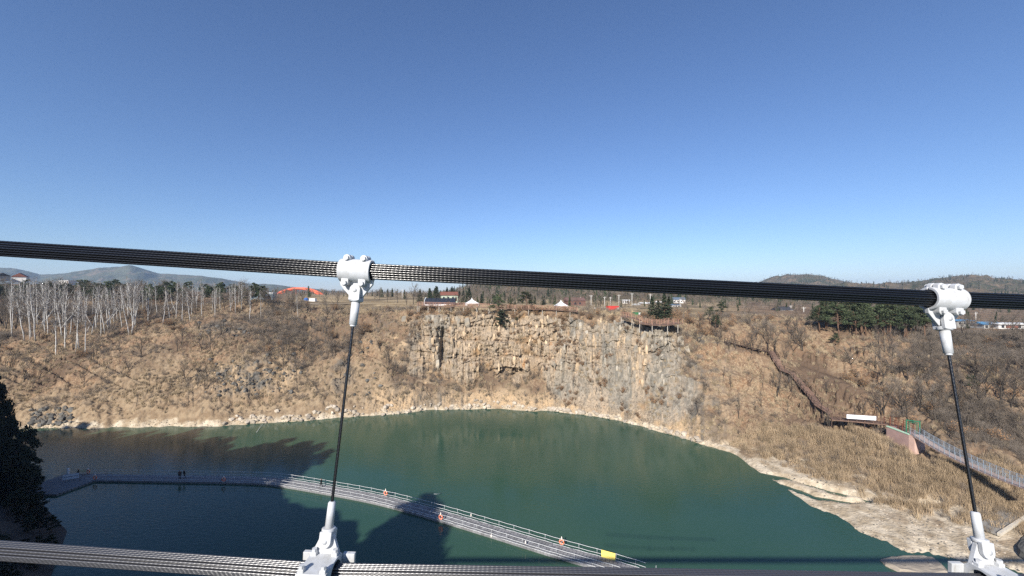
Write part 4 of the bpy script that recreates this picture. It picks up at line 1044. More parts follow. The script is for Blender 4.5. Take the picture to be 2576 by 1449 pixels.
def near_line(px, py, side):
    q = on_water(px, py); i = min(range(NROW), key=lambda k: (fr_[k][0] - q).length); return fr_[i][0] + fr_[i][2] * 1.22 * side, fr_[i]
def lifebuoy(px, py, side, label):
    p, f = near_line(px, py, side); e = empty("lifebuoy", p + up * .9, math.atan2(f[1].y, f[1].x))
    pts = [Vector((math.cos(a) * .30, -.06, math.sin(a) * .30)) for a in np.linspace(0, 2 * math.pi, 21)]
    MB().tube(pts, .095, 8).build("ring", M_ORANGE, e)
    for a in (45, 135, 225, 315):
        c = Vector((math.cos(R(a)) * .30, -.06, math.sin(R(a)) * .30)); t = Vector((-math.sin(R(a)), 0, math.cos(R(a))))
        MB().tube([c - t * .04, c + t * .04], .1, 8).build("band", M_CONE, e)
    MB().tube([(0, -.06, .38), (0, -.06, .48), (0, -.06, .78)], [.12, .1, .02], 7).build("float_light", M_CONE, e)
    tag(e, label, "lifebuoy", "lifebuoys on the floating walkway")
lifebuoy(957, 1262, 1, "orange lifebuoy on the far rail near the bright middle of the walkway")
lifebuoy(1112, 1310, -1, "orange lifebuoy on the near rail beside the dark shadow patch")
lifebuoy(1407, 1392, 1, "orange lifebuoy on the far rail closest to the yellow sign")
lifebuoy(158, 1205, 1, "dim lifebuoy beside the white post on the shaded landing")
lifebuoy(245, 1210, -1, "dim lifebuoy on the shaded walkway near the landing")
lifebuoy(572, 1214, -1, "dim lifebuoy on the shaded walkway near its sunlit start")
# small marker floats
for i, (x, y, s, lab) in enumerate(((1181, 1318, 1, "small pale marker float on the far rail"), (1325, 1372, -1, "small pink marker float on the inner rope"), (1228, 1358, -1, "white marker float hanging off the near edge"))):
    p, f = near_line(x, y, s); e = empty("marker_float", p + up * (.9 if i != 2 else .3))
    MB().tube([(0, 0, -.15), (0, 0, -.1), (0, 0, .1), (0, 0, .3)], [.03, .09, .09, .02], 7).build("bulb", M_CONE, e); MB().tube([(0, 0, .3), (0, 0, .42)], .012, 5).build("loop", M_ROPE, e)
    tag(e, lab, "marker float", "marker floats on the walkway")
# yellow notice on the far rail
p, f = near_line(1527, 1424, 1); yb = empty("notice_board", p, math.atan2(f[1].y, f[1].x) )
M_YEL = mat("yellow_board", (0.82, 0.66, 0.16), .5); M_FADED = mat("faded_red_lettering", (0.72, 0.42, 0.22), .6)
MB().box((0, -.06, .78), (1.85, .04, 1.05)).build("board", M_YEL, yb)
gl = MB(); gq = random.Random(3)
for k in range(5):      # faded illegible characters
    x0 = -.62 + k * .26
    for (cx_, cz, w_, h_) in ((0, .12, .17, .035), (-.05, .02, .03, .17), (.06, -.02, .03, .2), (0, -.12, .17, .035), (0, 0, .13, .03)):
        if gq.random() < .85: gl.box((x0 + cx_, -.0845, .76 + cz), (w_, .006, h_))
gl.build("lettering", M_FADED, yb)
for s in (-1, 1): MB().box((s * .86, -.02, .6), (.05, .04, 1.3)).build("post", M_POST, yb)
tag(yb, "yellow notice board with faded red characters on the walkway rail", "notice board")
# landing: white notice, post, people
wb = empty("notice_sign", Vector((on_water(178, 1212).x, on_water(178, 1212).y, .36)), R(28))
MB().box((0, 0, .62), (2.2, .05, .95)).build("board", mat("white_panel", (.72, .74, .78), .5), wb)
MB().box((0, -.031, .66), (1.9, .008, .08)).build("printed_line", mat("dark_print", (.08, .09, .12), .6), wb)
for s in (-1, 1): MB().box((s * .9, .04, .55), (.06, .05, 1.1)).build("post", M_POST, wb)
tag(wb, "white notice sign slanted on the shaded landing", "notice sign")
wp = empty("white_post", Vector((on_water(171, 1205).x, on_water(171, 1205).y, .36)))
MB().tube([(0, 0, 0), (0, 0, 1.5)], .16, 10).build("shaft", M_WHITE, wp); MB().tube([(0, 0, 1.5), (0, 0, 1.62)], [.2, .2], 10).build("cap", M_WHITE, wp); MB().box((.2, 0, 1.2), (.22, .16, .1)).build("arm", M_WHITE, wp)
tag(wp, "white post standing behind the slanted notice sign", "post")

def person(name, loc, rz, pose, coat, trousers, label):
    """one skinned body; jacket and trousers are bands of the body's own colour"""
    J = {"pelvis": (0, 0, .93), "waist": (0, 0, 1.08), "chest": (0, 0, 1.32), "neck": (0, 0, 1.47), "head": (0, .02, 1.58), "crown": (0, .01, 1.70),
         "hipL": (-.1, 0, .88), "kneeL": (-.11, .03, .48), "ankL": (-.11, 0, .08), "toeL": (-.12, .17, .03),
         "hipR": (.1, 0, .88), "kneeR": (.11, .03, .48), "ankR": (.11, 0, .08), "toeR": (.12, .17, .03),
         "shL": (-.19, 0, 1.40), "elL": (-.25, -.02, 1.12), "wrL": (-.23, .12, .90), "haL": (-.22, .16, .83),
         "shR": (.19, 0, 1.40), "elR": (.25, -.02, 1.12), "wrR": (.23, .12, .90), "haR": (.22, .16, .83)}
    if pose == "walk": J.update(kneeL=(-.1, .17, .5), ankL=(-.1, .22, .09), toeL=(-.1, .38, .05), kneeR=(.1, -.05, .48), ankR=(.1, -.27, .12), toeR=(.11, -.12, .04))
    Rr = {"pelvis": .15, "waist": .135, "chest": .165, "neck": .06, "head": .1, "crown": .075, "hipL": .1, "hipR": .1, "kneeL": .068, "kneeR": .068, "ankL": .05, "ankR": .05, "toeL": .04, "toeR": .04,
          "shL": .08, "shR": .08, "elL": .055, "elR": .055, "wrL": .04, "wrR": .04, "haL": .04, "haR": .04}
    E_ = [("pelvis", "waist"), ("waist", "chest"), ("chest", "neck"), ("neck", "head"), ("head", "crown"), ("chest", "shL"), ("shL", "elL"), ("elL", "wrL"), ("wrL", "haL"), ("chest", "shR"), ("shR", "elR"), ("elR", "wrR"), ("wrR", "haR"),
          ("pelvis", "hipL"), ("hipL", "kneeL"), ("kneeL", "ankL"), ("ankL", "toeL"), ("pelvis", "hipR"), ("hipR", "kneeR"), ("kneeR", "ankR"), ("ankR", "toeR")]
    ks = list(J); me = bpy.data.meshes.new("body"); me.from_pydata([J[k] for k in ks], [(ks.index(a), ks.index(b)) for a, b in E_], [])
    m = bpy.data.materials.new("clothing_" + name); m.use_nodes = True; nt = m.node_tree
    tc = nt.nodes.new("ShaderNodeTexCoord"); sp = nt.nodes.new("ShaderNodeSeparateXYZ"); nt.links.new(tc.outputs["Object"], sp.inputs[0])
    rp = nt.nodes.new("ShaderNodeValToRGB"); rp.color_ramp.interpolation = 'CONSTANT'; el = rp.color_ramp.elements
    el[0].position = 0; el[0].color = (.02, .02, .02, 1); el[1].position = .05; el[1].color = (*trousers, 1)
    for pos, c in ((.5, coat), (.83, (.45, .28, .2)), (.92, (.015, .012, .01))): e_ = el.new(pos); e_.color = (*c, 1)
    mr = nt.nodes.new("ShaderNodeMapRange"); mr.inputs[2].default_value = 1.78; nt.links.new(sp.outputs[2], mr.inputs[0]); nt.links.new(mr.outputs[0], rp.inputs[0])
    nt.links.new(rp.outputs[0], nt.nodes["Principled BSDF"].inputs["Base Color"]); me.materials.append(m)
    o = link("person", me, None, loc); o.rotation_euler = (0, 0, rz)
    md = o.modifiers.new("skin", 'SKIN'); sv = me.skin_vertices[0].data
    for i, k in enumerate(ks): sv[i].radius = (Rr[k], Rr[k]); sv[i].use_root = (k == "pelvis")
    s2 = o.modifiers.new("sub", 'SUBSURF'); s2.levels = 2; s2.render_levels = 2
    me.update(); return tag(o, label, "person")
def stand(px, py, dy=0): q = on_water(px, py); return Vector((q.x, q.y + dy, .37))
person("person", stand(197, 1206), 2.6, "stand", (.01, .01, .012), (.012, .012, .015), "person in dark clothes standing on the shaded landing")
person("person", stand(452, 1211), .4, "stand", (.05, .012, .012), (.01, .01, .015), "person in a dark red jacket at the walkway rail")
person("person", stand(460, 1211, .3), -.4, "walk", (.01, .01, .015), (.01, .01, .012), "person in black walking beside the red jacket")
person("person", stand(808, 1232), 1.6, "walk", (.012, .012, .016), (.01, .01, .014), "person in dark clothes walking near the sunlit start of the walkway")
tb = empty("folding_table", stand(197, 1203, .8)); MB().box((0, 0, .7), (2.2, .7, .05)).build("top", mat("yellowish_board", (.30, .26, .13), .7), tb)
for sx_ in (-1, 1):
    for sy_ in (-1, 1): MB().box((sx_ * 1.0, sy_ * .28, .34), (.05, .05, .68)).build("leg", M_POST, tb)
tag(tb, "yellowish low counter behind the person on the landing", "table")
for a, b, lab in (((1092, 1256), (1112, 1240), "thin mooring line running from the bright part of the walkway into the river"), ((645, 1088), (668, 1060), "thin line slanting from the far bank into the shaded water")):
    pa = on_water(*a); pb = on_water(*b); r_ = MB().tube([pa + up * (.9 if a[0] > 1000 else .02), pa.lerp(pb, .5) + up * .35, pb + up * .02], .03, 5)
    tag(r_.build("mooring_line", M_ROPE), lab, "line")
# ------------------------------------------------------------------ plateau: buildings, tents, poles
M_GLASS = mat("dark_window", (0.03, 0.035, 0.045), 0.15, spec=.5)
M_DOOR = mat("door_brown", (0.16, 0.10, 0.07), .6)
def house(name, px, Y, w, d, h, roof_h, wall, roof, rz, label, cat="house", base_py=None, over=.4, ridge='x', wins=3):
    p = ground_at(px, Y)
    if base_py is not None: p = at(px, base_py, Y)
    e = empty(name, p, rz)
    MB().box((0, 0, h / 2 - .5), (w, d, h + 1)).build("wall", wall, e)
    W, D = w / 2 + over, d / 2 + over
    rf = MB()
    if roof_h < .05: rf.box((0, 0, h + .14), (w + over * 2, d + over * 2, .28))
    else:
        if ridge == 'x': V = [(-W, -D, h), (W, -D, h), (W, D, h), (-W, D, h), (-W, 0, h + roof_h), (W, 0, h + roof_h)]; Fc = [(0, 1, 5, 4), (2, 3, 4, 5), (3, 0, 4), (1, 2, 5), (3, 2, 1, 0)]
        else: V = [(-W, -D, h), (W, -D, h), (W, D, h), (-W, D, h), (0, -D, h + roof_h), (0, D, h + roof_h)]; Fc = [(1, 2, 5, 4), (3, 0, 4, 5), (0, 1, 4), (2, 3, 5), (3, 2, 1, 0)]
        rf.add(V, Fc)
    r_ = rf.build("roof", roof, e)
    if roof_h >= .05:
        MB().bar((-W if ridge == 'x' else 0, -D if ridge != 'x' else 0, h + roof_h + .03), (W if ridge == 'x' else 0, D if ridge != 'x' else 0, h + roof_h + .03), .25, .12).build("ridge_cap", roof, r_)
    wm_ = MB().box((0, 0, 0), (.95, .06, 1.0)).mesh("window", M_GLASS)
    for k in range(wins): link("window", wm_, e, (-w / 2 + w * (k + .5) / (wins + .6), -d / 2 - .02, h * .58))
    MB().box((w / 2 - .9, -d / 2 - .02, 1.0), (.9, .07, 2.0)).build("door", M_DOOR, e)
    return tag(e, label, cat)
M_WALLW = mat("white_wall", (.72, .70, .66), .85, var=.12); M_WALLG = mat("grey_wall", (.40, .39, .36), .85, var=.15); M_WALLGR = mat("pale_green_wall", (.42, .47, .36), .8)
M_RBR = mat("red_brown_roof", (.21, .085, .06), .8, var=.2); M_RDK = mat("dark_roof", (.05, .05, .055), .7); M_RBL = mat("blue_roof", (.08, .20, .33), .6); M_RSL = mat("slate_blue_roof", (.10, .14, .19), .7); M_RWH = mat("white_roof", (.78, .78, .76), .6)
M_BRK = mat("brick_red_wall", (.17, .09, .07), .85, var=.2)
house("house", 52, 262, 9, 6, 2.4, 2.4, M_WALLW, M_RBR, R(-48), "white house with red brown roof above the birch grove", base_py=706)
house("house", 2, 250, 7, 6, 2.2, 1.8, M_WALLG, M_RDK, R(-25), "grey house with dark roof at the picture edge above the birches", base_py=703)
house("house", 170, 300, 8, 5, 2.2, 0, M_WALLW, M_WALLW, R(-5), "low white flat roofed building behind the birch grove", "building", base_py=714)
gl_ = house("glass_pavilion", 664, 188, 9.5, 5, 3.6, 0, mat("pale_glass_wall", (.22, .28, .31), .2, spec=.5), M_RWH, R(8), "glass walled pavilion with a white roof edge behind the birches", "pavilion", base_py=757, wins=6)
house("house", 1130, 212, 8.5, 6, 3.0, 1.8, M_WALLGR, M_RBR, R(14), "house with pale green gable and red brown roof behind the sports cage", base_py=757)
house("house", 1968, 215, 8, 6, 2.4, 1.6, M_WALLW, M_RDK, R(15), "small white house with a dark roof on the hillside", base_py=790)
house("house", 1706, 340, 10, 7, 3, 2.0, M_WALLW, M_RSL, R(-12), "hillside house with slate blue roof above the village", base_py=763)
house("barn", 1445, 215, 10, 7, 3.4, 1.6, M_BRK, mat("faded_red_roof", (.17, .10, .085), .85, var=.2), R(10), "brick red barn beside the second white tent", "barn", base_py=772)
house("house", 1622, 300, 8, 5, 2.6, .8, M_WALLW, M_RWH, R(5), "long white house left of the spruces", base_py=772)
house("house", 1574, 290, 5, 4, 2.2, .7, M_WALLW, M_RWH, R(-8), "small white house beside a utility pole", base_py=764)
house("house", 1600, 255, 4, 3.4, 2.2, .9, M_WALLW, M_WALLG, R(20), "small white cottage in front of the long white house", base_py=776)
house("house", 1660, 320, 6, 5, 2.8, .9, M_WALLG, M_RWH, R(-14), "pale grey house behind the spruces", base_py=769)
house("house", 1698, 250, 6, 4, 2.4, .6, M_WALLW, M_RSL, R(12), "white house beside the spruces below the hillside house", base_py=777)
house("greenhouse", 1752, 235, 15, 4, 1.6, .9, mat("milky_film", (.55, .57, .56), .5), mat("milky_film_roof", (.50, .52, .52), .45), R(4), "long grey plastic greenhouse on the village slope", "greenhouse", base_py=784, wins=0)
house("greenhouse", 1820, 300, 14, 4, 1.6, .9, MAT["milky_film"], MAT["milky_film_roof"], R(-6), "second grey plastic greenhouse further up the village slope", "greenhouse", base_py=776, wins=0)
house("house", 2412, 168, 8, 5, 2.1, .5, M_WALLG, M_RBL, R(6), "low house with turquoise blue roof beside the hanger", base_py=819)
house("house", 2482, 160, 6.5, 5, 2.0, .9, M_WALLG, M_RBL, R(-6), "grey house with bright blue roof next to the white shed", base_py=828)
sh = house("shed", 2540, 158, 13, 6, 2.3, 0, M_WALLW, M_RWH, R(-8), "long white shed with flat overhanging roof at the picture edge", "shed", base_py=829, over=.9, wins=4)
MB().box((-2, -3.02, 1.25), (4.2, .08, 1.0)).build("opening", M_RBR, sh)
def container(px, Y, py, w, h, d, m, label):
    e = empty("container", at(px, py, Y), R(8)); b = MB().box((0, 0, h / 2), (w, d, h)).build("body", m, e)
    rb = MB()
    for k in range(int(w / .35)): rb.box((-w / 2 + .2 + k * .35, -d / 2 - .02, h / 2), (.12, .05, h * .92))
    rb.build("ribs", m, e); MB().box((0, 0, h + .05), (w + .1, d + .1, .1)).build("roof", m, e); MB().box((w / 2 - .5, -d / 2 - .05, 1), (.7, .05, 1.9)).build("door", M_WHITE, e)
    return tag(e, label, "container")
container(1541, 165, 786, 4.6, 2.6, 2.4, mat("red_container_paint", (.52, .05, .04), .6), "red container between orange oak bushes on the rim")
container(1602, 131, 801, 2.2, 1.9, 1.6, mat("green_container_paint", (.04, .17, .07), .6), "small dark green container behind the boardwalk")
def tent(px, Y, py, w, h, label, rz=0):
    e = empty("tent", at(px, py, Y), rz); n_ = 9; V = []; Fc = []
    for k in range(n_):
        q = k / (n_ - 1); rr = (w / 2) * (1 - q) ** 1.9 + .02; z = h * .32 + h * .68 * q
        V += [(-rr, -rr, z), (rr, -rr, z), (rr, rr, z), (-rr, rr, z)]
    for k in range(n_ - 1):
        for i in range(4): Fc.append((k * 4 + i, k * 4 + (i + 1) % 4, k * 4 + 4 + (i + 1) % 4, k * 4 + 4 + i))
    mb = MB(); mb.add(V, Fc); mb.build("canopy", M_WHITE, e)
    for sx_ in (-1, 1):
        for sy_ in (-1, 1): MB().box((sx_ * w * .47, sy_ * w * .47, h * .16), (.09, .09, h * .32)).build("pole", M_WHITE, e)
    for s in (-1, 1):
        MB().box((0, s * w * .49, h * .30), (w * .98, .03, h * .1)).build("valance", M_WHITE, e); MB().box((s * w * .49, 0, h * .18), (.03, w * .9, h * .3)).build("side_wall", M_WHITE, e)
    return tag(e, label, "tent")
tent(1187, 178, 769, 5.4, 3.6, "white peaked tent just right of the sports cage", .3)
tent(1411, 160, 776, 4.6, 3.6, "white peaked tent beside the brick red barn", .2)
tent(1462, 175, 780, 3.2, 1.5, "low white canopy in front of the brick red barn", .2)
tent(1240, 215, 768, 4.5, 1.7, "low white canopy on the lawn behind the leaning pine", .1)
tent(1496, 160, 785, 3.2, 1.9, "pale blue white canopy beside the red container", .5)
# sports cage
sg = empty("sports_cage", at(1108, 769, 188), R(3)); M_NET = mat("dark_blue_net", (.018, .024, .04), .9); M_FRAME = mat("pale_frame", (.6, .66, .7), .4)
for s in (-1, 1):
    MB().box((0, s * 2.5, 1.75), (14, .05, 3.4)).build("net_panel", M_NET, sg)
MB().box((0, 0, 3.5), (14, 5, .06)).build("net_roof", M_NET, sg); MB().box((7, 0, 1.75), (.05, 5, 3.4)).build("net_end", M_NET, sg)
for k in range(8): MB().tube([(-7 + 2 * k, -2.56, 0), (-7 + 2 * k, -2.56, 3.55)], .05, 5).build("upright", mat("dark_frame", (.05, .06, .08), .5), sg)
MB().tube([(-6.2 - 1.0 * math.sin(a) , -2.62, 3.9 - 3.9 * (1 - math.cos(a))) for a in np.linspace(0, 1.45, 10)], .13, 6).build("arched_frame", M_FRAME, sg)
MB().box((-1, -3.2, .4), (12, .1, .7)).build("kick_board", M_RWH, sg)
tag(sg, "dark netted sports cage with a curved pale frame at one end", "sports cage")
# red arch bridge in the distance
rb_ = empty("arch_bridge", at(752, 741, 520), R(4)); M_RED = mat("red_orange_steel", (.75, .14, .06), .5)
for s, dx in ((-1, 0), (1, 1.5)):
    pts = [(dx + x, s * 4, 8.6 * (1 - (x / 28) ** 2) - .6) for x in np.linspace(-28, 28, 25)]
    MB().tube(pts, 1.5, 6).build("arch_rib", M_RED, rb_)
    for x in range(-22, 23, 5): MB().bar((dx + x, s * 4, 0), (dx + x, s * 4, 8.6 * (1 - (x / 28) ** 2) - .6), .18, .18, Vector((0, 1, 0))).build("suspender", M_RED, rb_)
for x in (-15, -5, 5, 15): MB().bar((x, -4, 8.6 * (1 - (x / 28) ** 2) - .6), (x, 4, 8.6 * (1 - (x / 28) ** 2) - .6), .5, .5).build("brace", M_RED, rb_)
MB().box((0, 0, -.6), (60, 9, 1.0)).build("deck", M_WALLG, rb_)
for x in (-29, 29): MB().box((x, 0, -4), (2, 9, 6)).build("pier", M_WALLG, rb_)
tag(rb_, "distant red orange arch bridge beyond the birch slope", "bridge")
# tank and box
tk = empty("water_tank", at(770, 763, 215)); MB().tube([(0, 0, 0), (0, 0, .2), (0, 0, 2.2), (0, 0, 2.7), (0, 0, 3.0)], [1.15, 1.2, 1.2, .9, .3], 14).build("body", mat("blue_plastic", (.04, .14, .42), .45), tk)
for z in (.7, 1.4): MB().tube([(0, 0, z), (0, 0, z + .1)], 1.24, 14).build("band", MAT["blue_plastic"], tk)
tag(tk, "blue plastic water tank on the field below the red arch", "tank")
wbx = empty("storage_box", at(783, 763, 215)); MB().box((.9, 0, 1.3), (3.0, 2, 2.6)).build("body", M_WHITE, wbx); MB().box((-1.3, 0, .7), (1.4, 1.6, 1.4)).build("side_box", M_WHITE, wbx); MB().box((.9, 0, 2.66), (3.1, 2.1, .1)).build("lid", M_RWH, wbx)
tag(wbx, "white storage box beside the blue tank", "box")
# rim fence along the dry field
fn = empty("field_fence", at(880, 789, 150)); M_FPOST = mat("weathered_fence_post", (.20, .15, .11), .9, objvar=.2)
fpts = [at(x, y, Y) for x, y, Y in ((770, 781, 157), (830, 784, 152), (880, 788, 150), (940, 793, 148.5), (1010, 792, 147))]
prev = None; cnt = 0; fmesh = MB().box((0, 0, .55), (.12, .12, 1.5)).mesh("fence_post", M_FPOST)
for a, b in zip(fpts[:-1], fpts[1:]):
    n_ = int((b - a).length / 1.7)
    for i in range(n_):
        q = a.lerp(b, i / n_); gq_ = ground_at(q.x / q.y * F + CX, q.y); q.z = gq_.z; link("fence_post", fmesh, fn, q - fn.location)
        if prev is not None:
            MB().bar(prev - fn.location + up * .95, q - fn.location + up * .95, .05, .07).build("fence_rail", M_FPOST, fn)
        prev = q
tag(fn, "low weathered post fence along the edge of the dry field", "fence")
# utility poles
M_POLE = mat("concrete_pole", (.52, .50, .46), .85)
for i, (x, Y, top, lab) in enumerate(((1487, 215, 742, "pale utility pole behind the low white canopy"), (1521, 230, 746, "pale utility pole behind the red container"), (1536, 260, 747, "slim pale utility pole behind the orange oaks"), (1557, 250, 741, "utility pole with crossarm beside the small white house"), (1590, 240, 737, "tallest utility pole with crossarm by the long white house"), (1636, 230, 739, "utility pole rising out of the spruces"), (1711, 230, 752, "utility pole in front of the slate blue roof"), (1460, 230, 747, "thin utility pole behind the brick red barn"), (2022, 190, 772, "utility pole among trees by the dark roofed house"), (1990, 230, 768, "utility pole beside the small hillside house"), (905, 330, 726, "lone utility pole on the far edge of the dry field"), (1012, 300, 728, "utility pole behind the bare plateau trees"), (2455, 200, 785, "utility pole behind the bright blue roof"), (2468, 330, 768, "far utility pole above the white shed"))):
    p = ground_at(x, Y); h = at(x, top, Y).z - p.z; e = empty("utility_pole", p); MB().tube([(0, 0, -.5), (0, 0, h)], [.22, .14], 7).build("shaft", M_POLE, e)
    MB().box((0, 0, h - .6), (1.9, .12, .12)).build("crossarm", M_POLE, e)
    for s in (-.8, 0, .8): MB().tube([(s, 0, h - .5), (s, 0, h - .28)], .06, 6).build("insulator", M_WHITE, e)
    tag(e, lab, "utility pole", "utility poles")
# pale lane across the village
for pts, w_, nm in (([(1500, 175), (1560, 185), (1620, 190), (1680, 200)], 3.2, "lane"), ([(690, 186), (800, 190), (960, 200)], 3.0, "field_track")):
    L_ = []; 
    for x, Y in pts: L_.append(ground_at(x, Y) + up * .35)
    mb = MB()
    for a, b in zip(L_[:-1], L_[1:]):
        for k in range(6):
            p, q = a.lerp(b, k / 6), a.lerp(b, (k + 1) / 6); mb.add([p + Vector((0, -w_ / 2, 0)), q + Vector((0, -w_ / 2, 0)), q + Vector((0, w_ / 2, 0)), p + Vector((0, w_ / 2, 0))], [(0, 1, 2, 3)])
    tag(mb.build(nm, mat("pale_earth_track", (.50, .41, .30), .95, var=.2)), kind="structure")

# ------------------------------------------------------------------ the suspension bridge the viewer stands on
D1, D2 = 2.2, 1.9
M_BLACK = mat("black_wire_rope", (0.006, 0.0065, 0.008), 0.24, spec=.6)
M_GALV = mat("greased_wire_rope", (0.035, 0.035, 0.039), 0.30, metal=.0, spec=1.0)
M_CAST = mat("white_cast_steel", (0.52, 0.535, 0.55), 0.5, spec=.4, col2=(0.43, 0.435, 0.43), scale=18, bump=.3, bscale=60)
_nt = M_CAST.node_tree; _b = _nt.nodes["Principled BSDF"]; _src = _b.inputs["Base Color"].links[0].from_socket
_tc = _nt.nodes.new("ShaderNodeTexCoord"); _mp = _nt.nodes.new("ShaderNodeMapping"); _mp.inputs["Scale"].default_value = (1, 1, .35); _nt.links.new(_tc.outputs["Object"], _mp.inputs["Vector"])
_no = _nt.nodes.new("ShaderNodeTexNoise"); _no.inputs["Scale"].default_value = 55; _no.inputs["Detail"].default_value = 6; _nt.links.new(_mp.outputs[0], _no.inputs["Vector"])
_mr = _nt.nodes.new("ShaderNodeMapRange"); _mr.inputs[1].default_value = .60; _mr.inputs[2].default_value = .80; _mr.inputs[4].default_value = .55; _nt.links.new(_no.outputs["Fac"], _mr.inputs[0])
_nt.links.new(node_mix(_nt, _mr.outputs[0], _src, (0.24, 0.215, 0.18)), _b.inputs["Base Color"])          # grime and flaked paint
def strand_mesh(L, r, lobes, bead, m, amp_=.055):
    steps = int(L / bead * 4); n_ = lobes * 4; tw = 2 * math.pi / (lobes * bead)
    xs = np.linspace(0, L, steps); th = np.linspace(0, 2 * np.pi, n_, endpoint=False)
    X_, T_ = np.meshgrid(xs, th, indexing='ij'); rr = r * (0.95 + amp_ * np.cos(lobes * (T_ - tw * X_)))
    co = np.stack([X_, rr * np.cos(T_), rr * np.sin(T_)], -1).reshape(-1, 3)
    i = np.arange(steps - 1)[:, None] * n_; k = np.arange(n_)[None]; k2 = (k + 1) % n_
    q = np.stack([i + k, i + k2, i + n_ + k2, i + n_ + k], -1).reshape(-1, 4)
    me = bpy.data.meshes.new("wire_strand"); me.from_pydata(co.tolist(), [], q.tolist()); me.polygons.foreach_set("use_smooth", [True] * len(me.polygons)); me.materials.append(m); me.update(); return me
def cable(name, nodes, rad, m, label, r_strand, nseg_len):
    root = empty(name, nodes[1]); sm_ = strand_mesh(nseg_len, r_strand * .92, 6, .022, m)
    pos = []; d_ = r_strand * 2
    for a in range(-3, 4):
        for b in range(-3, 4):
            if max(abs(a), abs(b), abs(a + b)) == 3: pos.append(((a + b / 2) * d_, b * d_ * .866))
    for A, B in zip(nodes[:-1], nodes[1:]):
        t = (B - A).normalized(); side = Vector((0, 0, 1)).cross(t).normalized(); u2 = t.cross(side)
        rot = Matrix((t, side, u2)).transposed().to_quaternion()
        for y_, z_ in pos:
            o = link("wire_strand", sm_, root, A - root.location + side * y_ + u2 * z_); o.rotation_mode = 'QUATERNION'; o.rotation_quaternion = rot
            o.scale = ((B - A).length / nseg_len, 1, 1)
        MB().tube([A - root.location, B - root.location], d_ * 2.2, 10, cap=False).build("core", m, root)
    return tag(root, label, "cable")
C1, C2 = at(898, 681.5, D1), at(2372, 752.5, D1)
sp1 = (C2 - C1)
top_nodes = [C1 + Vector((-2 * sp1.x, 0, 2 * .0655 * sp1.x + .03)), C1 + Vector((-sp1.x, 0, .0627 * sp1.x)), C1, C2, C2 + Vector((sp1.x, 0, -.037 * sp1.x)), C2 + Vector((2 * sp1.x, 0, -.06 * sp1.x))]
cable("main_cable", top_nodes, .044, M_BLACK, "thick black main cable of twisted strands crossing at eye level", .0071, sp1.length)
E1, E2 = at(808, 1441, D2), at(2506, 1469, D2); sp2 = E2 - E1
low_nodes = [E1 + Vector((-2 * sp2.x, 0, 2 * .072 * sp2.x)), E1 + Vector((-sp2.x, 0, .069 * sp2.x)), E1, E2, E2 + Vector((sp2.x, 0, -.004 * sp2.x))]
cable("lower_cable", low_nodes, .044, M_GALV, "grey twisted lower cable along the bottom of the view", .0059, sp2.length)

def ring_shell(mb, r0, r1, L, a0, a1, n_, ax_shift=0.0):
    """half shell about the X axis"""
    V = []; Fc = []
    for i in range(n_ + 1):
        a = R(a0 + (a1 - a0) * i / n_)
        for r_ in (r0, r1):
            for x in (-L / 2, L / 2): V.append((x, r_ * math.cos(a), r_ * math.sin(a)))
    for i in range(n_):
        b = i * 4; c = b + 4
        Fc += [(b + 2, b + 3, c + 3, c + 2), (b + 1, b, c, c + 1), (b, b + 2, c + 2, c), (b + 3, b + 1, c + 1, c + 3)]
    e_ = n_ * 4; Fc += [(0, 1, 3, 2), (e_ + 1, e_, e_ + 2, e_ + 3)]
    mb.add(V, Fc, False); return mb
def hexbolt(mb, p, d, r_, h_):
    p = Vector(p); d = Vector(d).normalized(); return mb.tube([p, p + d * h_], r_, 6, smooth=False)
def lug(x, z, s):
    """rounded ear sticking out above or below the shell, plate facing the viewer"""
    pts = [(x - .026, z - .03 * s), (x + .026, z - .03 * s)] + [(x + .026 * math.cos(a), z + s * (.012 + .026 * math.sin(a))) for a in np.linspace(0, math.pi, 9)]
    return pts if s > 0 else pts
